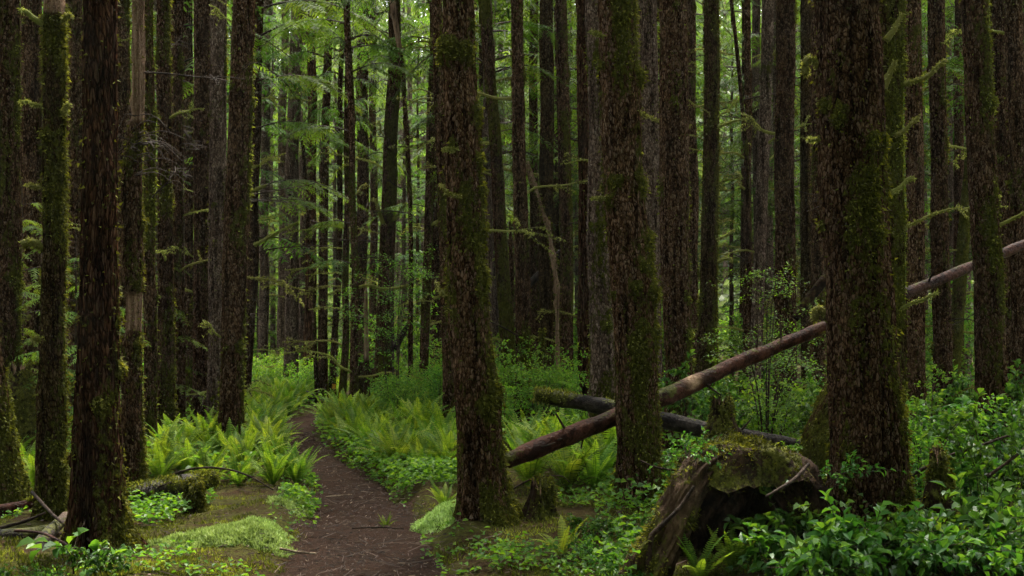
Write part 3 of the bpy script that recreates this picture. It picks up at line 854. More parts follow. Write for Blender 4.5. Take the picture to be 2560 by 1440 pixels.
# the bent tree
T['bent'] = tree('conifer_tree', 'big bent trunk beside the path, bulging moss ring high up and cleft mossy foot', 8.85, [(1330, 1226, 130), (1200, 1212, 114), (1050, 1198, 108), (900, 1186, 106), (700, 1166, 92), (500, 1161, 89), (250, 1153, 83), (0, 1148, 78)], 'bark', .44, crown=8, cleft=(243, .32, .85, .18), flare=.6, tuft=8000,
                 bumps=[(215, 3.72, .055, .08), (250, 3.68, .035, .09), (195, 3.60, .03, .05), (300, 3.66, .03, .07), (240, 2.95, .03, .05), (340, 2.6, .03, .05), (350, 3.2, .02, .07), (5, 1.95, .025, .08), (355, 1.05, .03, .10), (350, 2.3, .02, .05)])
limb(T['bent'], [(1150, 492), (1132, 488), (1118, 482), (1104, 462)], 8.65, .012, .006)
limb(T['bent'], [(1140, 372), (1125, 374), (1108, 373)], 8.68, .010, .006)
limb(T['bent'], [(1112, 735), (1100, 728), (1090, 705)], 8.7, .012, .008)
T['e1'] = tree('conifer_tree', 'leaning mossy trunk just past the bent tree, shrubs hiding its foot', 17, [(1050, 1274, 36), (800, 1266, 36), (500, 1247, 32), (300, 1236, 30), (0, 1210, 30)], 'bark', .42, crown=8, br=(3, 1))
T['e2'] = tree('conifer_tree', 'thin dark trunk showing in the slot right behind the bent tree', 22, [(960, 1225, 18), (600, 1214, 14), (200, 1210, 12), (0, 1208, 11)], 'bark', .15, crown=5, br=(1, 2))
T['e3'] = tree('dead_pole', 'short black dead pole standing free among bright shrubs', 18, [(1000, 1282, 13), (740, 1280, 11), (545, 1275, 9)], 'bark', .1, top=545, cat='dead tree')
T['f1'] = tree('conifer_tree', 'slim reddish flecked trunk standing clear, mossy toward its foot', 15.3, [(1100, 1308, 40), (700, 1307, 37), (400, 1299, 33), (0, 1290, 30)], 'bark', .28, crown=8, br=(2, 1))
T['f2'] = tree('conifer_tree', 'far trunk behind the leaning pale pole', 22, [(960, 1338, 26), (300, 1336, 22), (0, 1334, 22)], 'bark', .15, crown=6, br=(2, 2))
T['f3'] = tree('conifer_tree', 'smooth olive-brown trunk that the leaning pale pole crosses', 18, [(1020, 1368, 36), (500, 1367, 36), (0, 1365, 34)], 'bark_moss', .2, crown=8, br=(2, 1))
T['f4'] = tree('broken_snag', 'short mossy broken stem beside the smooth olive trunk', 16, [(1030, 1358, 18), (820, 1355, 15)], 'bark_moss', .6, top=820, cat='dead tree')
T['f5'] = tree('conifer_tree', 'knotty dark trunk with moss, just past the leaning pale pole', 17, [(1040, 1420, 37), (700, 1418, 34), (400, 1413, 33), (0, 1405, 30)], 'bark', .36, crown=8, br=(2, 1))
T['f6'] = tree('dead_pole', 'bare pale pole leaning across the olive trunk', 15.8, [(950, 1398, 11), (720, 1394, 10), (580, 1374, 9), (400, 1318, 7)], 'bark', 0, top=400, bare=[(960, 380)], cat='dead tree')
T['f7'] = tree('conifer_tree', 'dark reddish trunk, deeply shaded, next to the mossy pair', 16, [(1060, 1465, 34), (500, 1463, 33), (0, 1459, 31)], 'bark_red', .1, crown=8, br=(1, 1))
T['f8'] = tree('conifer_tree', 'pale-flecked trunk half hidden behind the big mossy one at the log crossing', 12.2, [(1130, 1508, 76), (900, 1506, 64), (500, 1500, 60), (0, 1490, 52)], 'bark_grey', .42, crown=8, tuft=3500)
T['D'] = tree('conifer_tree', 'big mossy trunk standing in front of the two crossing logs', 9.7, [(1275, 1598, 108), (1100, 1598, 105), (900, 1592, 104), (700, 1583, 106), (500, 1562, 102), (250, 1550, 100), (0, 1544, 92)], 'bark', .46, crown=8, flare=.35, tuft=8000, lump=.07,
              bumps=[(345, 3.65, .04, .07), (200, 3.75, .025, .04), (240, 2.75, .03, .06), (225, 2.6, .035, .06), (330, 1.85, .05, .07), (300, 2.05, .03, .05), (355, 2.3, .035, .08), (350, 2.75, .03, .09), (350, 1.5, .02, .1)])
limb(T['D'], [(1508, 92), (1492, 84), (1476, 78)], 9.55, .016, .008)
limb(T['D'], [(1602, 282), (1620, 292), (1645, 302)], 9.55, .014, .008)
limb(T['D'], [(1512, 496), (1498, 495), (1478, 496)], 9.6, .010, .005)
T['g1'] = tree('conifer_tree', 'grey lichened trunk in the tight row behind the crossing-log tree', 15, [(1080, 1625, 62), (500, 1622, 56), (0, 1615, 52)], G, .12, crown=9, br=(1, 0))
T['g2'] = tree('conifer_tree', 'thick furrowed trunk with a mossy foot behind the fallen pole', 13.5, [(1110, 1704, 84), (1000, 1700, 72), (900, 1695, 67), (500, 1687, 74), (0, 1680, 68)], 'bark', .26, crown=9, tuft=2600)
T['g3'] = tree('conifer_tree', 'thin knotty trunk pressed against the thick furrowed one', 19, [(1000, 1738, 26), (0, 1727, 20)], 'bark', .22, crown=8, br=(3, 2))
T['g4'] = tree('conifer_tree', 'trunk coated evenly in green-brown moss, fallen pole passing its foot', 16, [(1060, 1765, 58), (900, 1770, 50), (700, 1773, 42), (400, 1777, 40), (0, 1779, 37)], 'bark_moss', .62, crown=9, tuft=5000, br=(2, 0))
limb(T['g4'], [(1795, 318), (1815, 310), (1840, 302), (1870, 296)], 15.8, .022, .014)
limb(T['g4'], [(1795, 598), (1815, 590), (1836, 575)], 15.8, .025, .016)
limb(T['g4'], [(1793, 655), (1812, 648), (1828, 646), (1829, 655)], 15.8, .022, .01)
limb(T['g4'], [(1797, 290), (1820, 276), (1836, 255), (1845, 240)], 15.8, .012, .008)
T['g5'] = tree('dead_pole', 'thin dead stem leaning onto the slim dark trunk', 18, [(1000, 1885, 13), (400, 1868, 11), (200, 1850, 10), (0, 1826, 9)], 'bark', .1, cat='dead tree', H=8, br=(0, 3))
T['g6'] = tree('conifer_tree', 'slim dark trunk behind the leafy huckleberry spray', 19, [(1010, 1870, 27), (500, 1869, 19), (0, 1868, 16)], 'bark', .2, crown=8, br=(8, 4), brz=(1, 6.5))
T['g7'] = tree('conifer_tree', 'grey-brown trunk leaning a little, mossy twigs around it', 17, [(1040, 1880, 33), (700, 1898, 30), (300, 1914, 30), (0, 1922, 30)], G, .16, crown=8, br=(4, 2))
T['g8'] = tree('conifer_tree', 'straight sturdy flecked trunk above the fallen pole, huckleberry before its foot', 15, [(1090, 1963, 58), (500, 1961, 48), (0, 1962, 46)], 'bark', .18, crown=8, br=(3, 0))
T['g9'] = tree('conifer_tree', 'smooth dark olive trunk in shade near the biggest trunk', 17, [(1040, 2018, 31), (0, 2017, 28)], 'bark_moss', .15, crown=8, br=(1, 1))
T['g10'] = tree('conifer_tree', 'brown trunk squeezed against the biggest trunk, with moss clumps', 15.5, [(1080, 2047, 32), (0, 2045, 31)], 'bark', .3, crown=8, br=(1, 0))
limb(T['g10'], [(2035, 350), (2028, 346), (2020, 348)], 15, .03, .02)
T['E'] = tree('conifer_tree', 'biggest trunk in view, furrowed bark with moss patches, leafy bushes round its foot', 8.1, [(1370, 2180, 222), (1300, 2176, 198), (1100, 2170, 180), (900, 2154, 172), (700, 2145, 160), (500, 2135, 160), (250, 2125, 160), (0, 2115, 150)], 'bark', .30, crown=8.5, flare=.7, tuft=8000,
              bumps=[(205, 3.1, .03, .05), (245, 3.06, .03, .07), (235, 2.98, .025, .05), (290, 2.85, .035, .06), (300, 2.2, .035, .05), (190, 2.3, .02, .04), (330, 2.85, .02, .05), (185, 2.25, .02, .04)])
limb(T['E'], [(2046, 168), (2034, 150), (2018, 148), (2012, 165), (2014, 185)], 8.1, .022, .028, tuft=800)
limb(T['E'], [(2052, 352), (2036, 348), (2022, 350)], 8.1, .012, .010)
limb(T['E'], [(2068, 790), (2052, 776), (2040, 775), (2038, 800)], 8.15, .026, .03, tuft=900)
T['E2'] = tree('conifer_tree', 'shaggy dark trunk with hooked mossy branches behind the biggest trunk, wide mossy root flare', 10.8, [(1226, 2138, 280), (1090, 2138, 258), (1000, 2155, 210), (900, 2180, 160), (700, 2207, 108), (500, 2218, 86), (0, 2222, 76)], 'bark_moss', .6, crown=8, tuft=9000, lump=.09, flare=.1)
limb(T['E2'], [(2215, 100), (2232, 78), (2245, 55), (2254, 38)], 10.5, .035, .022)
limb(T['E2'], [(2208, 222), (2218, 195), (2232, 168), (2238, 152)], 10.4, .045, .02)
limb(T['E2'], [(2258, 212), (2285, 202), (2318, 192), (2345, 166), (2364, 152)], 10.7, .026, .020, tuft=700)
limb(T['E2'], [(2240, 338), (2262, 325), (2282, 305), (2298, 292)], 10.6, .026, .016)
limb(T['E2'], [(2225, 486), (2250, 470), (2270, 450), (2284, 446)], 10.5, .034, .022)
limb(T['E2'], [(2258, 572), (2280, 560), (2310, 546), (2342, 532)], 10.7, .016, .010)
limb(T['E2'], [(2252, 772), (2280, 758), (2310, 748), (2345, 730)], 10.6, .020, .012)
T['h1'] = tree('conifer_tree', 'plain trunk right behind the hooked mossy branches', 14, [(1100, 2292, 46), (500, 2288, 42), (0, 2284, 40)], 'bark', .26, crown=8, br=(2, 1))
T['h2'] = tree('conifer_tree', 'straight brown trunk with small branch stubs that the raised end of the fallen pole crosses', 14.5, [(1100, 2355, 48), (700, 2353, 43), (500, 2350, 42), (0, 2342, 40)], 'bark', .2, crown=8, br=(2, 2))
T['h3'] = tree('conifer_tree', 'far thin trunk in the gap before the stout trunk near the frame edge', 22, [(960, 2400, 26), (0, 2397, 22)], 'bark', .15, crown=7, br=(3, 3))
T['h4'] = tree('conifer_tree', 'green mossy trunk leaning strongly behind the bushes', 18, [(1030, 2366, 46), (800, 2392, 33), (450, 2424, 28), (0, 2460, 24)], 'bark_moss', .66, crown=8, br=(1, 1))
T['h5'] = tree('conifer_tree', 'stout trunk standing over the salal with the fallen pole passing behind it', 11, [(1240, 2478, 88), (1000, 2476, 74), (700, 2470, 70), (300, 2447, 66), (0, 2438, 62)], 'bark', .36, crown=8, tuft=5000, br=(1, 0))
T['h6'] = tree('conifer_tree', 'brown trunk touching the stout one over the salal, set farther back', 15, [(1090, 2522, 46), (700, 2512, 40), (0, 2492, 36)], 'bark', .25, crown=8, br=(1, 1))
T['h7'] = tree('conifer_tree', 'trunk cut by the frame edge where the fallen pole leaves the photo', 14, [(1110, 2558, 50), (500, 2548, 44), (0, 2535, 42)], 'bark', .25, crown=8, br=(1, 1))

# the forest beyond: each trunk its own tree, meshes shared
def far_trunk(seed, H=22.0, r=.15):
    rng = np.random.default_rng(seed)
    zs = np.linspace(-.3, H, 36)
    P = np.stack([.06 * vnoise(np.stack([zs * .3, zs * 0 + seed, zs * 0], 1), 1), .06 * vnoise(np.stack([zs * .3, zs * 0 + seed, zs * 0 + 9], 1), 2), zs], 1)
    mb = MB()
    tube(mb, P, r * (1 - .8 * np.clip(zs / H, 0, 1)) * (1 + .4 * np.exp(-np.maximum(zs, 0) / .3)), 12, .12, seed, moss=.25, bare=0.0)
    return mb
FART = []
for i in range(5):
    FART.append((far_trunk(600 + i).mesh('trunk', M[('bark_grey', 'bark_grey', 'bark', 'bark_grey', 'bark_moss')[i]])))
rng = np.random.default_rng(77)
placed = [(t[0], t[1]) for t in TREES]
cnt = 0
for tries in range(9000):
    if cnt >= 250: break
    Y = 24 + 66 * rng.random() ** 1.15
    px = rng.uniform(-60, 2620)
    if cnt >= 150:
        Y = rng.uniform(18, 40)
        px = rng.choice([rng.uniform(-60, 630)] + [rng.uniform(1180, 2620)] * 4)
    X = (px - 1280) / FPX * Y
    if min((X - a) ** 2 + (Y - b) ** 2 for a, b in placed) < (1.0 if cnt >= 150 else 1.5 if Y < 40 else 1.1) ** 2: continue
    if abs(X - float(path_x(min(Y, 35)))) < 1.2 and Y < 36: continue
    if 640 < px < 1010 and rng.random() < .78: continue
    placed.append((X, Y)); cnt += 1
    o = bpy.data.objects.new('distant_conifer', None)
    COL.objects.link(o)
    o.location = (X, Y, g1(X, Y))
    o.rotation_euler = (0, 0, rng.uniform(0, 6.28))
    tag(o, 'slim conifer standing far back in the dim forest beyond the nearer trunks', 'tree', 'distant conifers deep in the forest')
    s = rng.uniform(.5, .95) if cnt > 150 else rng.uniform(.65, 1.25)
    link('trunk', FART[rng.integers(5)], o, scale=(s, s, rng.uniform(.9, 1.15)))
    cb = rng.uniform(2.5, 6.5)
    link('crown', CROWN[rng.integers(4)], o, (0, 0, cb), (0, 0, rng.uniform(0, 6.28)), (rng.uniform(.9, 1.3), rng.uniform(.9, 1.3), (22 - cb) / 14))
    if Y < 40:
        for k in range(5):
            az = rng.uniform(0, 6.28)
            link('branch', (BR_MOSS + BR_DEAD)[rng.integers(9)], o, (math.cos(az) * .12 * s, math.sin(az) * .12 * s, rng.uniform(1, 6)), (0, rng.uniform(-.3, .1), az), rng.uniform(.8, 1.4))

# ------------------------------------------------------------------ the wood that closes the view
def far_wood():
    """The distant wood on the slope, too far to tell tree from tree: one mass of needle sprays."""
    rng = np.random.default_rng(9)
    mb = MB()
    n = 1100
    ang = rng.uniform(-.62, .62, n)
    Yc = 60 + 66 * rng.random(n)
    Xc = np.tan(ang) * Yc
    for x, y in zip(Xc, Yc):
        h = rng.uniform(12, 26); r = rng.uniform(2.0, 3.4)
        g = g1(x, y)
        k = 150
        t = rng.random(k) ** 1.5
        a = rng.uniform(0, 6.28, k)
        rr = r * (1 - .85 * t) * rng.random(k) ** .5
        P = np.stack([x + np.cos(a) * rr, y + np.sin(a) * rr, g + .5 + h * t], 1)
        D = np.stack([np.cos(a), np.sin(a), rng.uniform(-.7, .1, k)], 1) + rng.normal(0, .3, (k, 3))
        small_leaves(mb, P, D, np.array([0, 0, 1.0]) + rng.normal(0, .4, (k, 3)), rng.uniform(.7, 1.7, k), rng.uniform(.25, .6, k), np.clip(rng.normal(.5, .2) + rng.normal(0, .15, k), 0, 1))
    k = 34000
    Y = rng.uniform(42, 84, k); X = np.tan(rng.uniform(-.6, .6, k)) * Y
    P = np.stack([X, Y, gz(X, Y) + 2.6 * rng.random(k) ** 1.5], 1)
    small_leaves(mb, P, rng.normal(0, 1, (k, 3)), np.array([0, 0, 1.0]) + rng.normal(0, .4, (k, 3)), rng.uniform(.4, .9, k), rng.uniform(.2, .5, k), np.clip(rng.normal(.5, .2, k), 0, 1))
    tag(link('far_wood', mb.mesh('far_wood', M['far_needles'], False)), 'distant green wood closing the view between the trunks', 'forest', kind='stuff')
far_wood()
def shade_wood():
    """Forest foliage added unseen behind and beside the camera to shade the foreground."""
    rng = np.random.default_rng(19)
    mb = MB()  # leaf masses without trunks, put in out of view to block sky light
    for q in range(95):
        a = rng.uniform(R(100), R(440)) if q < 100 else rng.choice([rng.uniform(R(120), R(150)), rng.uniform(R(30), R(60))])
        if R(35) < (a % 6.283) < R(145): a = -a
        d = rng.uniform(5, 26)
        x, y = math.cos(a) * d, 1.0 + math.sin(a) * d
        if y > 2 and abs(x) < 3 + .62 * y: continue
        g = g1(x, y); h = rng.uniform(14, 22); r = rng.uniform(1.6, 2.6); k = 420
        t = .04 + .96 * rng.random(k); an = rng.uniform(0, 6.28, k); rr = r * (1 - .8 * t) * rng.random(k) ** .5
        P = np.stack([x + np.cos(an) * rr, y + np.sin(an) * rr, g + h * t], 1)
        D = np.stack([np.cos(an), np.sin(an), rng.uniform(-.7, .1, k)], 1)
        small_leaves(mb, P, D, np.array([0, 0, 1.0]) + rng.normal(0, .4, (k, 3)), rng.uniform(.5, 1.1, k), rng.uniform(.2, .45, k), np.clip(rng.normal(.5, .2, k), 0, 1))
    tag(link('unseen_shade_wood', mb.mesh('unseen_shade_wood', M['needles'], False)), 'unseen forest foliage added all round beyond the frame to shade the foreground', 'forest', kind='stuff')
shade_wood()

def thing(name, me, loc, label, cat, group=None, rz=0.0, s=1.0, tilt=(0, 0)):
    o = link(name, me, None, loc, (tilt[0], tilt[1], rz), s)
    return tag(o, label, cat, group)

def on_ground(px, row):
    """The point of the terrain that the photo shows at (px, row)."""
    Y = yb(row)
    for _ in range(6):
        z = g1((px - 1280) / FPX * Y, Y)
        Y = (CAM_Z - z) * FPX / (row - HY)
    return (px - 1280) / FPX * Y, Y, z

def clear_of(x, y, r=.25):
    return all((x - a) ** 2 + (y - b) ** 2 > (r + c) ** 2 for a, b, c in TREES)

rng = np.random.default_rng(41)
# saplings and shrubs far back
SAP = []
for i in range(3):
    r_ = np.random.default_rng(700 + i); mb = MB(); Hs = (3.4, 4.6, 2.6)[i]
    tube(mb, np.stack([np.zeros(12), np.zeros(12), np.linspace(-.2, Hs, 12)], 1), np.linspace(.03, .006, 12), 6, mat=1)
    for k in range(26):
        z = .4 + (Hs - .5) * (k / 26) ** .9
        bough(mb, np.array([0, 0, z]), k * 2.4, (1.25 * (1 - .75 * z / Hs) + .12) * r_.uniform(.7, 1.2), r_, droop=.5, tone=r_.uniform(.5, 1), ntw=11, nl=8)
    SAP.append(mb.mesh('sapling', [M['needles'], M['twig']], False))
k = 0
for tries in range(2000):
    if k >= 62: break
    Y = rng.uniform(25, 60); px = rng.uniform(-40, 2600)
    if k >= 46: Y = rng.uniform(26, 44); px = rng.uniform(625, 1020); X = (px - 1280) / FPX * Y
    if not clear_of(X, Y, .3) or abs(X - float(path_x(min(Y, 35)))) < 1.5: continue
    thing('young_conifer', SAP[rng.integers(3)], (X, Y, g1(X, Y)), 'young feathery conifer growing under the far trunks', 'sapling', 'young conifers under the far trunks', rng.uniform(0, 6.28), rng.uniform(.8, 1.7)); k += 1
for i, (px, Y, s_, h_) in enumerate(((680, 29, .9, 11), (722, 38, 1.2, 14), (775, 33, 1.0, 12), (838, 29, .9, 11), (880, 36, 1.1, 13), (930, 31, .8, 10), (1010, 29, .9, 12), (1045, 37, 1.1, 14), (1155, 30, .9, 12), (1330, 30, .8, 12), (1440, 34, 1.0, 13), (1560, 33, 1, 12), (1830, 30, .8, 11), (1910, 36, 1, 13), (2390, 32, .9, 12))):
    X = (px - 1280) / FPX * Y
    o = bpy.data.objects.new('hemlock_tree', None); COL.objects.link(o); o.location = (X, Y, g1(X, Y))
    tag(o, 'feathery green hemlock filling a gap between the middle distance trunks', 'tree', 'feathery hemlocks in the gaps')
    link('trunk', FART[i % 5], o, scale=(.45, .45, h_ / 22))
    link('crown', CROWN[i % 4], o, (0, 0, 1.4 + (i % 3)), (0, 0, i * 1.3), (s_, s_, (h_ - 1) / 14))
k = 0
for tries in range(3000):
    if k >= 150: break
    Y = 21 + 34 * rng.random() ** 1.3; px = rng.uniform(-40, 2600); X = (px - 1280) / FPX * Y
    if not clear_of(X, Y, .3) or abs(X - float(path_x(min(Y, 35)))) < .9: continue
    if 620 < px < 900 and Y < 26 and rng.random() < .6: continue
    thing('leafy_shrub', SHRUB[rng.integers(3)], (X, Y, g1(X, Y)), 'leafy green shrub in the hazy undergrowth beneath the far trunks', 'shrub', 'shrubs beneath the far trunks', rng.uniform(0, 6.28), rng.uniform(.7, 1.25) * (.7 if px < 900 else 1)); k += 1

def patch(n, pxr, Yr, meshes, name, label, cat, group, sr=(.8, 1.2), rad=.22, pathgap=.65, spacing=.25, tries=60):
    got = []
    for t in range(n * tries):
        if len(got) >= n: break
        px = rng.uniform(*pxr); Y = rng.uniform(*Yr); X = (px - 1280) / FPX * Y
        if not clear_of(X, Y, rad) or abs(X - float(path_x(Y))) < pathgap: continue
        if any((X - a) ** 2 + (Y - b) ** 2 < spacing ** 2 for a, b in got): continue
        got.append((X, Y))
        thing(name, meshes[rng.integers(len(meshes))], (X, Y, g1(X, Y) - .02), label, cat, group, rng.uniform(0, 6.28), rng.uniform(*sr))
    return got

patch(26, (990, 1120), (15.8, 21), SHRUB, 'leafy_shrub', 'bright leafy shrub left of the bent tree above the fern bank', 'shrub', 'shrubs above the fern bank', (.35, .62), .15, .8, .45)
patch(26, (1225, 1470), (13.5, 20.5), SHRUB, 'leafy_shrub', 'bright leafy shrub among the slim trunks past the bent tree', 'shrub', 'shrubs past the bent tree', (.35, .68), .15, .8, .45)
patch(22, (1655, 2075), (11.5, 16), SALAL + SHRUB[2:], 'leafy_shrub', 'sunlit salal bush beyond the fallen pole and the broken stump', 'shrub', 'salal beyond the fallen pole', (.6, .95), .12, .8, .45)
patch(24, (2270, 2600), (8.9, 15), SALAL + SHRUB[2:], 'leafy_shrub', 'broad leaved bush in the thicket round the stout trunk near the frame edge', 'shrub', 'bushes in the thicket round the stout trunk', (.6, 1.0), .12, .8, .4)
patch(14, (640, 800), (21.5, 26), SHRUB[2:], 'leafy_shrub', 'small pale green bush at the feet of the pale grey trunks', 'shrub', 'bushes at the pale trunks', (.5, .8), .12, .9, .6)

# ------------------------------------------------------------------ ferns
FL = patch(76, (590, 745), (13.6, 22.5), FERN, 'sword_fern', 'sword fern in the dense bright bank between the thick trunk and the path', 'fern', 'ferns in the bank inside the bend of the path', (.7, 1.05), .1, .42, .18)
FL += patch(36, (385, 770), (11.0, 13.9), FERN, 'sword_fern', 'sword fern in the near clump at the foot of the dense trunk row', 'fern', 'ferns at the foot of the dense trunk row', (.65, 1.05), .08, .46, .22)
FL += patch(26, (650, 1000), (19, 24.5), FERN, 'sword_fern', 'far sword fern where the path dips out of sight under the thin trunks', 'fern', 'ferns where the path disappears', (.65, 1.0), .1, .45, .26)
FL += patch(72, (740, 1130), (13.8, 19.5), FERN, 'sword_fern', 'sword fern on the bank across the path by the round mossy stumps', 'fern', 'ferns on the bank by the round stumps', (.65, 1.1), .08, .46, .2)
FL += patch(22, (900, 1150), (11.3, 14), FERN, 'sword_fern', 'sword fern on the path side of the bent tree', 'fern', 'ferns beside the bent tree', (.6, 1.0), .1, .5, .24)
FL += patch(24, (1275, 1560), (10.3, 14), FERN, 'sword_fern', 'sword fern beneath the fallen pole between the bent and the mossy tree', 'fern', 'ferns beneath the fallen pole', (.75, 1.1), .08, .7, .26)
patch(8, (20, 110), (10.2, 13), FERN, 'sword_fern', 'dim fern in the shade behind the shaggy mossy snag', 'fern', 'shaded ferns behind the mossy snag', (.6, .9), .08, .7, .3)
def one_fern(px, row, i, s, label, lift=0.0, rz=0.0, tilt=(0, 0)):
    x, y, z = on_ground(px, row)
    thing('sword_fern', FERN[i], (x, y, z + lift), label, 'fern', None, rz, s, tilt)
FERN.append(fern_mesh(399, 9, .62, 26, .35))
one_fern(1405, 1400, 6, .55, 'single bright fern with a few broad fronds on the bare moss before the crossing logs', rz=1.1)
one_fern(965, 1325, 3, .30, 'tiny fern growing alone on the trodden path')
one_fern(1420, 1235, 0, .95, 'tall fern standing free behind the short jagged stump', rz=2)
one_fern(1110, 1275, 1, .55, 'small dark fern on the pale moss against the bent tree')
x_ = pos(1745, 1440, 6.95)
thing('sword_fern', FERN[4], (x_[0], 6.95, g1(x_[0], 6.95)), 'narrow fern standing against the leaning leg of the rotten stump', 'fern', None, .4, .6)
x_ = pos(1835, 1430, 7.0)
thing('sword_fern', FERN[4], (x_[0], 7.0, g1(x_[0], 7.0)), 'narrow fern lit against the dark hollow of the rotten stump', 'fern', None, 2.1, .6)

# ------------------------------------------------------------------ shrubs that stand out
hb = shrub_mesh(901, stems=12, H=1.95, leafL=.034, nleaf=3600, flat=True, spread=.62)
thing('huckleberry_shrub', hb, (*pos(1915, 0, 12.2)[:2], g1(*pos(1915, 0, 12.2)[:2])), 'airy huckleberry with layered tiny leaves above the fallen pole', 'shrub')
vm = shrub_mesh(902, stems=9, H=2.9, leafL=.042, nleaf=2600, flat=True, spread=.62)
thing('vine_maple', vm, (*pos(985, 0, 17)[:2], g1(*pos(985, 0, 17)[:2])), 'pale yellow-green layered young maple before the stout mossy-footed trunk', 'shrub')
for px, Y, i, s, lab in ((55, 13.6, 0, .95, 'feathery young conifer in the gap beside the shaggy mossy snag'), (190, 12.3, 2, .95, 'dark young conifer showing between the mossy snag and the cleft trunk'),
                         (365, 15.5, 2, 1.0, 'young conifer glimpsed past the barkless snag')):
    p = pos(px, 0, Y)
    thing('young_conifer', SAP[i], (p[0], Y, g1(p[0], Y)), lab, 'sapling', None, px * .1, s)
for px, row, i, s, lab in (
    (1655, 1255, 1, .45, 'little salal sprig between the mossy trunk and the rotten stump'),
    (2330, 1330, 0, .75, 'salal bush between the biggest trunk and the grey jagged stump'),
    (2545, 1290, 2, .95, 'tall dark-leaved bush half cut by the frame edge'),
    (2470, 1330, 3, .8, 'salal bush standing behind the grey jagged stump')):
    x, y, z = on_ground(px, row)
    thing('salal_bush', SALAL[i], (x, y, z), lab, 'shrub', None, px * .13, s)
SAL2 = [salal_mesh(430 + i, stems=(12, 10, 14)[i], H=(.30, .24, .36)[i], leafL=(.068, .052, .092)[i], spread=.34, per=7) for i in range(3)]
patch(26, (2040, 2600), (6.55, 7.2), SAL2, 'salal_bush', 'glossy salal in the thicket along the lower edge in front of the biggest trunk', 'shrub', 'salal thicket before the biggest trunk', (.75, 1.1), -.05, .7, .2)
patch(7, (1420, 1650), (6.7, 8.4), SAL2, 'salal_bush', 'low salal beside the leg of the rotten stump', 'shrub', 'low salal beside the rotten stump', (.4, .65), .05, .7, .3)
patch(6, (-40, 330), (6.5, 6.95), SAL2, 'salal_bush', 'low leafy sprig in front of the crossed sticks', 'shrub', 'low sprigs before the crossed sticks', (.3, .45), .0, .7, .25)
x_ = pos(235, 1400, 6.95)
thing('thimbleberry_plant', salal_mesh(455, stems=2, H=.15, leafL=.115, spread=.16, per=3), (x_[0], 6.95, g1(x_[0], 6.95)), 'big-leaved bright plant in front of the foot of the cleft trunk', 'plant', None, .6)
ST = pos(1845, 1135, 7.45)
for px, row, Y, i, s, lab in ((1715, 1155, 7.3, 1, .6, 'leafy salal sprouting from the edge of the rotten stump over its leaning leg'), (1830, 1140, 7.5, 0, .30, 'salal growing on the flat top of the rotten stump'),
                              (1945, 1150, 7.6, 2, .30, 'salal on the mossy back of the rotten stump near the biggest trunk'), (2045, 1225, 7.45, 1, .75, 'salal hanging between the rotten stump and the biggest trunk')):
    p = pos(px, row, Y)
    thing('salal_bush', SAL2[i], (p[0], Y, p[2] - .03), lab, 'shrub', None, px * .7, s)

# ------------------------------------------------------------------ logs
def log(name, label, pts, rad, mat, n=60, nseg=26, mossf=None, baref=None, rough=.10, tuft=0, seed=1, cat='log', stubs=0, moss_c=.2):
    P = curve(pts, n)
    base = P[0].copy()
    rad = np.interp(np.linspace(0, 1, n), np.linspace(0, 1, len(rad)), rad)
    o = bpy.data.objects.new(name, None); COL.objects.link(o); o.location = base
    tag(o, label, cat)
    T_, N_, B_ = frames(P)
    th = np.linspace(0, 2 * np.pi, nseg, endpoint=False)
    D = np.cos(th)[None, :, None] * N_[:, None] + np.sin(th)[None, :, None] * B_[:, None]
    V = P[:, None] + D * rad[:, None, None]
    q = V.reshape(-1, 3)
    RR = rad[:, None] * (1 + rough * fbm(q * np.array((6, 6, 6)), 3, seed).reshape(n, nseg))
    V = (P[:, None] + D * RR[..., None]).reshape(-1, 3)
    t = np.repeat(np.linspace(0, 1, n), nseg)
    up = D.reshape(-1, 3)[:, 2]
    mo = np.clip((mossf(t) if mossf else moss_c) + .35 * fbm(q * 5, 2, seed + 4) + .3 * up - .1, 0, 1)
    ba = (baref(t) * smooth(-.3, .2, up + .6 * fbm(q * 9, 2, seed + 6)) if baref else 0 * t)
    i = (np.arange(n - 1)[:, None] * nseg + np.arange(nseg)[None]); j = (np.arange(n - 1)[:, None] * nseg + (np.arange(nseg)[None] + 1) % nseg)
    k = np.arange(nseg)
    V2 = np.concatenate([V - base, [P[0] - base - T_[0] * rad[0] * .05, P[-1] - base]])
    tri = np.concatenate([np.stack([(k + 1) % nseg, k, np.full(nseg, n * nseg)], 1), np.stack([k + (n - 1) * nseg, (k + 1) % nseg + (n - 1) * nseg, np.full(nseg, n * nseg + 1)], 1)])
    mb = MB().add(V2, t=tri, q=np.stack([i, j, j + nseg, i + nseg], -1).reshape(-1, 4), moss=np.append(mo, [0, 0]), bare=np.append(ba, [.6, .6]))
    link('trunk', mb.mesh('trunk', M[mat]), o)
    rg = np.random.default_rng(seed)
    if tuft:
        wgt = np.clip(mo - .4, 0, 1) + 1e-9
        idx = rg.choice(len(V), tuft, p=wgt / wgt.sum())
        mt = MB()
        tufts(mt, V[idx] - base + rg.normal(0, .01, (tuft, 3)), D.reshape(-1, 3)[idx], .022, rg, droop=.2)
        link('moss', mt.mesh('moss', M['moss'], False), o)
    for s in range(stubs):
        a = rg.integers(4, n - 4); d = unit(rg.normal(0, 1, 3) + [0, -.3, .4] + T_[a] * .5)
        b = MB(); l = rg.uniform(.06, .22)
        tube(b, curve([P[a] - base, P[a] - base + d * (rad[a] + l * .5), P[a] - base + d * (rad[a] + l)], 6), np.linspace(.012, .006, 6), 6, .2, s, moss=.2)
        link('branch_stub', b.mesh('branch_stub', M['twig']), o)
    return o
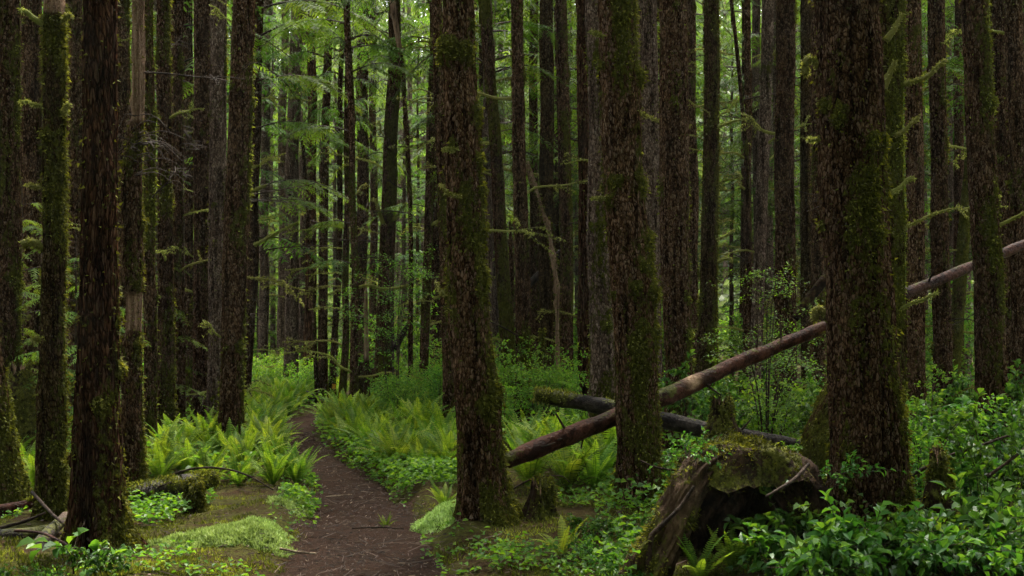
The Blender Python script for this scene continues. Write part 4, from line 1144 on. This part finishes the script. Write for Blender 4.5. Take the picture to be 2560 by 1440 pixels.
log('fallen_log', 'long reddish barkless pole leaning up through the trunks, pale splintered wound midway', [pos(1262, 1153, 9.45), pos(1640, 1000, 10.06), pos(1930, 872, 10.62), pos(2610, 590, 12.1)], [.070, .080, .080, .066, .055, .050], 'log_red', 120, 26,
    mossf=lambda t: .55 * np.exp(-((t - .36) / .03) ** 2) + .35 * np.exp(-(t / .03) ** 2) + .14, baref=lambda t: np.exp(-((t - .45) / .022) ** 2) * 1.1, rough=.17, seed=3, stubs=14, moss_c=0)
log('fallen_log', 'dark wet log sloping under the reddish pole, raised end capped with green moss', [pos(1338, 986, 11.5), pos(1540, 1022, 11.5), pos(1770, 1076, 11.4), pos(1975, 1112, 11.3), pos(2060, 1135, 11.3)], [.07, .085, .085, .08, .075, .07], 'log_dark', 80, 24,
    mossf=lambda t: .9 * (1 - smooth(.03, .16, t)) + .30 * (1 - smooth(.1, .5, t)), rough=.09, tuft=1600, seed=5, stubs=4)
log('fallen_log', 'short mossy log lying at the foot of the cleft trunk', [pos(285, 1244, 9.9), pos(400, 1222, 10.2), pos(535, 1196, 10.7)], [.08, .085, .08], 'log_dark', 50, 22, mossf=lambda t: .55 + 0 * t, rough=.16, tuft=3500, seed=8, stubs=3)
log('fallen_log', 'thick grey-brown log end lying low by the frame corner under the crossed sticks', [pos(-80, 1346, 8.2), pos(40, 1342, 8.2), pos(140, 1330, 8.3)], [.065, .062, .055], 'log_dark', 36, 20, mossf=lambda t: .3 + 0 * t, rough=.16, seed=9)
log('fallen_log', 'peeling pale log propped up toward the shaggy mossy snag', [pos(70, 1405, 7.6), pos(112, 1345, 8.0), pos(165, 1290, 8.45)], [.05, .045, .04], 'log_dark', 36, 20, baref=lambda t: .25 * smooth(.75, 1, t), rough=.18, seed=10)
log('fallen_log', 'reddish log stub poking in behind the thin dark stick', [pos(-60, 1292, 9.2), pos(20, 1272, 9.2), pos(95, 1256, 9.3)], [.05, .048, .035], 'log_red', 30, 18, mossf=lambda t: .5 * smooth(.6, 1, t), rough=.14, tuft=300, seed=11)
log('fallen_log', 'dark log tilting against the palest far trunk', [pos(706, 958, 22.4), pos(745, 976, 22.2), pos(800, 1004, 21.8)], [.06, .08, .09], 'log_dark', 24, 14, rough=.12, seed=12)
log('fallen_log', 'dark mossy log lying across the ground before the pale trunks', [pos(612, 976, 23.5), pos(660, 974, 23.5), pos(712, 980, 23.3)], [.12, .15, .08], 'log_dark', 24, 16, mossf=lambda t: .4 + 0 * t, rough=.25, seed=13, tuft=500)
log('leaning_log', 'dark dead log propped diagonally beside the knotty dark trunk', [pos(1318, 716, 19), pos(1362, 672, 19), pos(1402, 628, 19)], [.06, .055, .045], 'log_dark', 20, 12, mossf=lambda t: .3 + 0 * t, seed=14)
log('leaning_log', 'dark broken limb propped against the stout mossy-footed trunk', [pos(985, 872, 20.3), pos(1003, 842, 20.3), pos(1026, 802, 20.3)], [.07, .055, .04], 'log_dark', 20, 12, seed=15)
log('leaning_log', 'dark mossy limb slanting up behind the huckleberry', [pos(1985, 798, 13.6), pos(2025, 745, 13.6), pos(2062, 698, 13.6)], [.05, .06, .055], 'rotten', 20, 14, mossf=lambda t: .4 + 0 * t, seed=16)

# ------------------------------------------------------------------ stumps
tree('tree_stump', 'dark broken stump with mossy jagged rim behind the rotten stump, under the fallen pole', 10.2, [(1125, 1806, 92), (1060, 1806, 82), (985, 1806, 74)], 'rotten', .42, top=968, cat='stump', tuft=2600, lump=.16)
tree('tree_stump', 'short jagged dark stump beside the bent tree', 9.0, [(1316, 1345, 80), (1260, 1346, 70), (1192, 1349, 58)], 'rotten', .16, top=1178, cat='stump', tuft=1800, lump=.16)
tree('tree_stump', 'tall grey splintered stump in the thicket beyond the biggest trunk', 7.75, [(1352, 2343, 84), (1250, 2343, 74), (1112, 2342, 46)], 'rotten', .30, top=1100, cat='stump', tuft=1500, lump=.15)
tree('tree_stump', 'mossy capped stump in the shadow between the edge trunk and the shaggy snag', 12, [(1185, 54, 104), (1050, 52, 90), (900, 52, 70)], 'rotten', .48, top=888, cat='stump', tuft=4000, lump=.18)
tree('tree_stump', 'round moss topped stump among ferns, the lower of the pair', 14.6, [(1115, 1008, 50), (1070, 1008, 46), (1040, 1007, 40)], 'rotten', .62, top=1034, cat='stump', tuft=3000, lump=.2)
tree('tree_stump', 'dark rounded stump with a pale moss cap, taller of the pair', 15.1, [(1105, 1050, 46), (1050, 1049, 44), (1020, 1049, 40)], 'rotten', .55, top=1012, cat='stump', tuft=3000, lump=.2)
tree('tree_stump', 'low dark stump by the slender trunk at the bend of the path', 18.2, [(1052, 855, 46), (1030, 855, 42), (1012, 855, 36)], 'rotten', .4, top=1008, cat='stump', tuft=1200, lump=.15)
tree('tree_stump', 'upright mossy root knob on the near fallen log', 9.7, [(1288, 494, 50), (1230, 486, 38), (1196, 488, 32)], 'rotten', .5, top=1188, cat='stump', tuft=2600, lump=.25)

def rotten_stump():
    o = bpy.data.objects.new('rotten_stump', None); COL.objects.link(o)
    b = np.array([ST[0], 7.4, g1(ST[0], 7.4)]); o.location = b
    tag(o, 'big rotten stump on arching roots with a black hollow and mossy top', 'stump')
    rg = np.random.default_rng(55)
    def root(pts, rad, seed, moss=.2, tuft=700, flat=None, bare=0.0):
        P = curve(pts, 60) - b
        n, ns = 60, 64
        rad = np.interp(np.linspace(0, 1, n), np.linspace(0, 1, len(rad)), rad)
        T_, N_, B_ = frames(P)
        th = np.linspace(0, 2 * np.pi, ns, endpoint=False)
        D = np.cos(th)[None, :, None] * N_[:, None] + np.sin(th)[None, :, None] * B_[:, None]
        gro = 1 + .16 * np.cos(5 * th + seed)[None] * np.cos(np.linspace(0, 3, n))[:, None] + .10 * np.cos(11 * th + seed * 2)[None]
        V = (P[:, None] + D * (rad[:, None] * gro)[..., None]).reshape(-1, 3)
        gq = np.stack([np.tile(np.cos(th) * 4, n), np.tile(np.sin(th) * 4, n), np.repeat(np.linspace(0, 2.2, n), ns)], 1)
        V = V + D.reshape(-1, 3) * (.02 * fbm(V * np.array((14, 14, 5)), 3, seed) + .030 * (1 - 2 * np.abs(fbm(gq, 3, seed + 1))) + .012 * vnoise(gq * np.array((3, 3, 1.5)), seed + 3))[:, None]
        mo = np.clip(moss + .4 * fbm(V * 6, 2, seed + 2) + .25 * D.reshape(-1, 3)[:, 2], 0, 1)
        ba = np.clip(bare * (.5 + fbm(V * np.array((9, 9, 3)), 2, seed + 9)), 0, 1)
        i = (np.arange(n - 1)[:, None] * ns + np.arange(ns)[None]); j = (np.arange(n - 1)[:, None] * ns + (np.arange(ns)[None] + 1) % ns)
        link('root', MB().add(V, q=np.stack([i, j, j + ns, i + ns], -1).reshape(-1, 4), moss=mo, bare=ba).mesh('root', M['rotten']), o)
        if tuft:
            wgt = np.clip(mo - .4, 0, 1) + 1e-9
            idx = rg.choice(len(V), tuft, p=wgt / wgt.sum())
            mt = MB(); tufts(mt, V[idx] + rg.normal(0, .01, (tuft, 3)), D.reshape(-1, 3)[idx], .024, rg, droop=.6)
            link('moss', mt.mesh('moss', M['moss'], False), o)
    root([pos(1590, 1475, 6.95), pos(1650, 1370, 7.05), pos(1700, 1260, 7.15), pos(1760, 1180, 7.3), pos(1850, 1160, 7.45)], [.135, .095, .09, .09, .09], 1, .36, 2600, bare=.20)
    root([pos(2075, 1440, 7.2), pos(2050, 1340, 7.25), pos(2010, 1240, 7.35), pos(1950, 1185, 7.45), pos(1850, 1165, 7.5)], [.14, .11, .12, .13, .1], 2, .35, 1500)
    root([pos(1730, 1390, 8.0), pos(1780, 1290, 7.95), pos(1850, 1190, 7.7)], [.22, .2, .15], 3, .2, 0)
    root([pos(1865, 1390, 8.1), pos(1870, 1290, 8.05), pos(1870, 1190, 7.75)], [.22, .2, .15], 4, .2, 0)
    root([pos(1985, 1390, 8.0), pos(1970, 1290, 7.95), pos(1900, 1190, 7.7)], [.22, .2, .15], 5, .2, 0)
    # the slab of old trunk on top
    th = np.linspace(0, 2 * np.pi, 72, endpoint=False); rr = np.linspace(0, 1, 40)[1:]
    TH, RRr = np.meshgrid(th, rr)
    c = pos(1855, 1150, 7.5) - b
    ax, ay = .46, .42
    edge = 1 + .12 * np.cos(3 * TH + 1) + .08 * np.cos(7 * TH)
    X = c[0] + np.cos(TH) * RRr * ax * edge; Yy = c[1] + np.sin(TH) * RRr * ay * edge
    Zt = c[2] + .10 * (1 - RRr ** 2) + .05 * fbm(np.stack([X.ravel() * 7, Yy.ravel() * 7, X.ravel() * 0], 1), 3, 4).reshape(X.shape) - (.11 + .07 * fbm(np.stack([np.cos(TH).ravel() * 3, np.sin(TH).ravel() * 3, TH.ravel() * 0], 1), 3, 12).reshape(TH.shape)) * smooth(.62, 1, RRr)
    V = np.concatenate([np.stack([X.ravel(), Yy.ravel(), Zt.ravel()], 1), [[c[0], c[1], c[2] + .10]]])
    n, ns = len(rr), 72
    i = (np.arange(n - 1)[:, None] * ns + np.arange(ns)[None]); j = (np.arange(n - 1)[:, None] * ns + (np.arange(ns)[None] + 1) % ns)
    k = np.arange(ns)
    link('stump_top', MB().add(V, q=np.stack([i, j, j + ns, i + ns], -1).reshape(-1, 4), t=np.stack([(k + 1) % ns, np.full(ns, n * ns), k], 1), moss=np.clip(.55 + .4 * fbm(V * 5, 2, 8), 0, 1), bare=0).mesh('stump_top', M['rotten']), o)
    mt = MB(); idx = rg.integers(0, len(V) - 1, 9000)
    tufts(mt, V[idx] + rg.normal(0, .014, (9000, 3)), np.broadcast_to([0, -.3, .6], (9000, 3)), .020, rg, droop=.5, rnd=.18 + .35 * density(V[idx][:, 0] * 6, V[idx][:, 1] * 6, 4))
    link('moss', mt.mesh('moss', M['moss'], False), o)
rotten_stump()

# ------------------------------------------------------------------ sticks
def stick(label, px, Y, r0=.008, r1=.004, mat='twig', name='fallen_stick', n=26):
    Y = Y if hasattr(Y, '__len__') else [Y] * len(px)
    P = curve([pos(a, b, y) for (a, b), y in zip(px, Y)], n)
    mb = MB(); tube(mb, P - P[0], np.linspace(r0, r1, n), 7, .2, int(px[0][0]), moss=.15)
    tag(link(name, mb.mesh(name, M[mat]), None, P[0]), label, 'stick')
stick('thin dark stick lying along the ground before the shaggy mossy snag', [(-20, 1326), (60, 1304), (114, 1282)], 8.3, .014, .008)
stick('long dark stick slanting down across the foot of the cleft trunk', [(80, 1230), (140, 1294), (180, 1322), (235, 1358), (330, 1420)], [8.5, 8.2, 8, 7.5, 7.1], .012, .008)
stick('pale reddish stick crossing over the peeling log', [(38, 1327), (100, 1332), (150, 1352), (190, 1376), (240, 1404)], [7.9, 7.8, 7.6, 7.4, 7.25], .011, .006, 'log_red')
stick('curved dark stick arching low near the lower frame edge', [(255, 1442), (330, 1414), (395, 1418), (450, 1445)], 7.2, .012, .009)
stick('dark twig arching over the ferns from the near fallen log', [(405, 1198), (480, 1172), (560, 1172), (622, 1190), (682, 1224)], [10.6, 10.3, 10.3, 10.2, 10.1], .012, .006)
stick('dark crooked branch standing against the leaning leg of the rotten stump', [(1618, 1450), (1626, 1350), (1650, 1318), (1700, 1268), (1735, 1215)], [6.9, 6.95, 6.95, 7.0, 7.05], .022, .010)
stick('bare twig with a pale broken end before the black hollow', [(1915, 1241), (1960, 1215), (1992, 1192), (2022, 1160)], [6.95, 7.0, 7.1, 7.2], .008, .013)
stick('thin arched twig over the short jagged stump', [(1282, 1222), (1335, 1196), (1400, 1190), (1425, 1206)], 9.3, .008, .004)
stick('long dark branch sagging through the thicket beside the grey splintered stump', [(2262, 1196), (2370, 1142), (2440, 1118), (2525, 1088)], 8.4, .014, .010)
stick('dark branch rising out of the thicket at the frame edge', [(2468, 1192), (2520, 1155), (2575, 1112)], 7.8, .012, .010)
stick('thin twig reaching from the rotten stump toward the mossy trunk', [(1602, 1152), (1640, 1168), (1700, 1178)], 7.2, .005, .006)
stick('pale thin stick lying over the path edge by the moss cushion', [(700, 1372), (745, 1380), (790, 1384)], [7.92, 7.87, 7.84], .009, .006, 'dead')
stick('straight brown stick lying across the trodden path', [(880, 1320), (950, 1318), (1010, 1322)], [8.82, 8.85, 8.8], .007, .005)
stick('thin stick lying across the farther path bend', [(815, 1242), (860, 1238), (880, 1236)], [10.4, 10.5, 10.5], .007, .005, 'dead')

# ------------------------------------------------------------------ trail sign
sg = bpy.data.objects.new('trail_sign', None); COL.objects.link(sg)
p = pos(834.5, 966, 22.88); sg.location = p
tag(sg, 'tiny orange trail marker nailed to a slender dark trunk', 'sign')
def box(mb, c, s, bev=0):
    c = np.array(c); s = np.array(s) / 2
    v = np.array([(a, b_, d) for a in (-1, 1) for b_ in (-1, 1) for d in (-1, 1)]) * s + c
    mb.add(v, q=[(0, 1, 3, 2), (4, 6, 7, 5), (0, 4, 5, 1), (2, 3, 7, 6), (0, 2, 6, 4), (1, 5, 7, 3)])
mb = MB(); box(mb, (0, 0, 0), (.07, .008, .10)); link('board', mb.mesh('board', M['sign'], False), sg)
for z in (-.038, .038):
    mb = MB(); tube(mb, [(0, -.009, z), (0, .03, z)], .004, 6); link('nail', mb.mesh('nail', M['ink']), sg)

# ------------------------------------------------------------------ bright moss cushions
def cushion(px, row, rx, ry, h, label, seed):
    x, y, z = on_ground(px, row)
    rg = np.random.default_rng(seed)
    th = np.linspace(0, 2 * np.pi, 60, endpoint=False); rr = np.linspace(0, 1, 20)[1:]
    TH, Q = np.meshgrid(th, rr)
    e = 1 + .18 * np.cos(3 * TH + seed) + .1 * np.cos(5 * TH + seed * 2)
    X = np.cos(TH) * Q * rx * e; Y_ = np.sin(TH) * Q * ry * e
    Zg = gz(x + X, y + Y_) - z
    Z = Zg + h * (1 - Q ** 2.2) - .02 + .026 * fbm(np.stack([X.ravel() * 9, Y_.ravel() * 9, X.ravel() * 0], 1), 3, seed).reshape(X.shape)
    V = np.concatenate([np.stack([X.ravel(), Y_.ravel(), Z.ravel()], 1), [[0, 0, h]]])
    n, ns = len(rr), 60
    i = (np.arange(n - 1)[:, None] * ns + np.arange(ns)[None]); j = (np.arange(n - 1)[:, None] * ns + (np.arange(ns)[None] + 1) % ns); k = np.arange(ns)
    mb = MB().add(V, q=np.stack([i, j, j + ns, i + ns], -1).reshape(-1, 4), t=np.stack([(k + 1) % ns, np.full(ns, n * ns), k], 1), rnd=np.clip(.25 + .5 * fbm(V * 8, 2, seed), 0, 1))
    m = int(16000 * rx * ry * 4)
    r_ = np.sqrt(rg.random(m)); t_ = rg.uniform(0, 6.28, m)
    e = 1 + .18 * np.cos(3 * t_ + seed) + .1 * np.cos(5 * t_ + seed * 2)
    x_, y_ = np.cos(t_) * r_ * rx * e, np.sin(t_) * r_ * ry * e
    P = np.stack([x_, y_, gz(x + x_, y + y_) - z + h * (1 - r_ ** 2.2) - .02], 1)
    P[:, 2] += .026 * fbm(P * np.array((9, 9, 0)), 3, seed)
    tufts(mb, P, np.broadcast_to([0, 0, 1.0], P.shape), .026, rg, droop=0, wid=.3, rnd=.5 + .35 * vnoise(P * 14, seed))
    tag(link('moss_cushion', mb.mesh('moss_cushion', M['moss_ground'], False), None, (x, y, z)), label, 'moss')
cushion(560, 1345, .52, .30, .075, 'large pale lime moss cushion before the near fallen log', 1)
cushion(640, 1318, .34, .26, .06, 'lime moss cushion between the large cushion and the path', 2)
cushion(740, 1262, .22, .40, .04, 'flat yellow-green moss bank along the path edge', 3)
cushion(1105, 1300, .24, .34, .10, 'pale moss hummock against the foot of the bent tree', 4)
cushion(120, 1185, .22, .3, .08, 'shaded moss hummock behind the shaggy mossy snag', 5)

# ------------------------------------------------------------------ ground cover and litter (uncountable)
def cover():
    rg = np.random.default_rng(88)
    mb = MB()
    def sow(n, pxr, Yr, L, hz, tone, thr=-.2, pathgap=.95):
        Y = rg.uniform(Yr[0], Yr[1], n); px = rg.uniform(pxr[0], pxr[1], n); X = (px - 1280) / FPX * Y
        d = np.abs(X - path_x(Y)) / path_w(Y)
        ok = (d > pathgap + .15 * rg.random(n)) & (density(X, Y, 3) > thr) & ~((px[:] > 1600) & (px < 1960) & (Y < 7.9))
        X, Y = X[ok], Y[ok]; n = len(X)
        Z = gz(X, Y) + rg.uniform(hz[0], hz[1], n)
        a = rg.uniform(0, 6.28, n)
        D = np.stack([np.cos(a), np.sin(a), rg.uniform(-.25, .3, n)], 1)
        leaves(mb, np.stack([X, Y, Z], 1), D, np.array([0, 0, 1.0]) + rg.normal(0, .28, (n, 3)), L * rg.uniform(.6, 1.3, n), L * .75 * rg.uniform(.7, 1.2, n), np.clip(rg.normal(tone, .22, n), 0, 1), droop=.1)
    sow(1700, (290, 620), (9.0, 11.2), .055, (.03, .12), .35, -.3)
    sow(1300, (-50, 700), (6.9, 9.2), .045, (.01, .06), .45, .25)
    sow(5200, (820, 1180), (10.2, 14.5), .060, (.02, .22), .45, -.5)
    sow(1500, (700, 850), (9.6, 12.2), .055, (.01, .12), .55, -.3)
    sow(3600, (1180, 1760), (7.0, 11.5), .048, (.01, .10), .45, .05)
    sow(5200, (1500, 2620), (6.8, 12), .065, (.02, .25), .35, -.4)
    sow(7000, (560, 1300), (13, 24), .075, (.02, .25), .5, -.6)
    sow(6000, (1200, 2600), (12, 24), .085, (.05, .45), .45, -.5)
    sow(5000, (2600, 3700), (6.5, 16), .10, (.03, .4), .4, -.5)
    sow(4000, (-1100, -60), (6.5, 16), .09, (.02, .3), .4, -.4)
    sow(1400, (560, 1180), (7.2, 13), .045, (.005, .05), .45, -.2, .80)
    sow(4000, (-60, 700), (11, 24), .085, (.03, .30), .4, -.3)
    tag(link('ground_cover', mb.mesh('ground_cover', M['shrub'], False)), 'low carpet of small green leaves over the forest floor', 'ground cover', kind='stuff')
    mb = MB()
    n = 150000
    Y = 6.8 + 8 * rg.random(n) ** 2.0; X = (rg.uniform(-60, 2620, n) - 1280) / FPX * Y
    d = np.abs(X - path_x(Y)) / path_w(Y)
    ok = (d > 1.02 + .25 * vnoise(np.stack([X * 5, Y * 5, X * 0], 1), 6)) & (density(X * 2.5, Y * 2.5, 11) > 0.0)
    X, Y = X[ok], Y[ok]
    P = np.stack([X, Y, gz(X, Y)], 1)
    tufts(mb, P, np.broadcast_to([0, 0, 1.0], P.shape), .026, rg, droop=0, wid=.22, rnd=.5 + .45 * density(X * 3, Y * 3, 15))
    tag(link('moss_carpet', mb.mesh('moss_carpet', M['moss'], False)), 'thin brown-green moss over the forest floor', 'moss', kind='stuff')
    # needles, twigs and chips
    mb = MB()
    n = 5200
    Y = 6.8 + 10 * rg.random(n) ** 1.6
    on = rg.random(n) < .6
    X = np.where(on, path_x(Y) + rg.normal(0, .42, n), (rg.uniform(-60, 2620, n) - 1280) / FPX * Y)
    a = rg.uniform(0, 6.28, n)
    L = np.where(rg.random(n) < .06, rg.uniform(.10, .32, n), rg.uniform(.012, .05, n))
    W = np.where(L > .08, .0045, rg.uniform(.002, .008, n))
    D = np.stack([np.cos(a), np.sin(a), np.zeros(n)], 1); S = np.stack([-np.sin(a), np.cos(a), np.zeros(n)], 1)
    du = np.abs(X - path_x(Y)) / path_w(Y) / 1.35
    c = np.stack([X, Y, gz(X, Y) + np.where(du < .75, .038, .012) + rg.uniform(0, .012, n)], 1)
    u = np.array([0, 0, 1.0])
    A, B_ = c - D * L[:, None] / 2, c + D * L[:, None] / 2 + u * rg.uniform(-.008, .012, n)[:, None]
    w_ = S * W[:, None] / 2
    V = np.stack([A - w_, A + w_, A + u * W[:, None], B_ - w_, B_ + w_, B_ + u * W[:, None]], 1).reshape(-1, 3)
    k = np.arange(n)[:, None] * 6
    mb.add(V, q=np.concatenate([k + np.array([[0, 3, 5, 2]]), k + np.array([[2, 5, 4, 1]])]), t=np.concatenate([k + np.array([[0, 2, 1]]), k + np.array([[3, 4, 5]])]), rnd=np.repeat(rg.random(n), 6))
    m, nt, p = newmat('litter')
    b = NB(nt)
    b.l(b.ramp(b.attr('rnd'), [(0, (.018, .011, .008)), (.6, (.085, .05, .035)), (.96, (.13, .08, .055)), (1, (.24, .17, .12))]), p.inputs['Base Color'])
    p.inputs['Roughness'].default_value = .8
    tag(link('twig_litter', mb.mesh('twig_litter', m, False)), 'needles twigs and bark chips scattered over path and forest floor', 'litter', kind='stuff')
cover()

# boughs hanging into the clearing from the leaning thin trunk, and the dead twig tangle on the barkless snag
def extra():
    rg = np.random.default_rng(5)
    root, base = T['c8']
    for (px, row, L, az) in ((640, 470, 2.0, -.25), (630, 505, 1.6, .2), (642, 320, 1.7, -.1), (650, 90, 2.2, -.5), (645, 200, 1.9, .3), (650, 20, 2.4, .1)):
        mb = MB(); bough(mb, np.zeros(3), az, L, rg, droop=.5, tone=.6, ntw=18, nl=10)
        link('bough', mb.mesh('bough', [M['needles'], M['twig']], False), root, pos(px, row, 19.8) - base)
    for key, items in (('d10', ((880, 560, 1.2, 2.6), (880, 330, 1.4, 3.3), (878, 180, 1.5, -.4), (870, 60, 1.6, 3.0), (884, 660, 1.0, 3.6), (875, 120, 1.6, .5))), ('d16', ((1075, 520, 1.2, 3.0), (1085, 100, 1.5, 2.8), (1080, 250, 1.4, -.3))), ('e1', ((1245, 330, .9, .2), (1240, 60, 1.3, .4), (1236, 180, 1.2, -.3)))):
        root, base = T[key]
        for (px, row, L, az) in items:
            mb = MB(); bough(mb, np.zeros(3), az, L, rg, droop=.6, tone=.5, ntw=15, nl=9)
            link('bough', mb.mesh('bough', [M['needles'], M['twig']], False), root, pos(px, row, base[1]) - base)
    root, base = T['bare']
    for k in range(26):
        a = (rg.uniform(325, 362), rg.uniform(285, 440))
        dx = rg.choice([-1, 1], p=[.3, .7]) * rg.uniform(40, 130); dr = rg.uniform(-60, 70)
        P = curve([pos(*a, 10.2), pos(a[0] + dx * .5, a[1] + dr * .2 - 12, 10.2 - rg.uniform(-.2, .3)), pos(a[0] + dx, a[1] + dr * .6 + 14, 10.2 - rg.uniform(-.3, .4))], 12)
        mb = MB(); tube(mb, P - base, np.linspace(.005, .002, 12), 4, moss=0)
        link('twig', mb.mesh('twig', M['twig']), root)
extra()

# ------------------------------------------------------------------ haze
def haze():
    mb = MB(); box(mb, (0, 60, 24), (240, 260, 60))
    m = bpy.data.materials.new('haze'); m.use_nodes = True
    nt = m.node_tree; nt.nodes.remove(nt.nodes['Principled BSDF'])
    v = nt.nodes.new('ShaderNodeVolumePrincipled')
    v.inputs['Color'].default_value = (.88, .96, .82, 1)
    v.inputs['Density'].default_value = 0.00016
    v.inputs['Anisotropy'].default_value = 0.3
    nt.links.new(v.outputs[0], nt.nodes['Material Output'].inputs['Volume'])
    tag(link('haze', mb.mesh('haze', m, False)), 'pale damp air between the trunks', 'haze', kind='stuff')
haze()
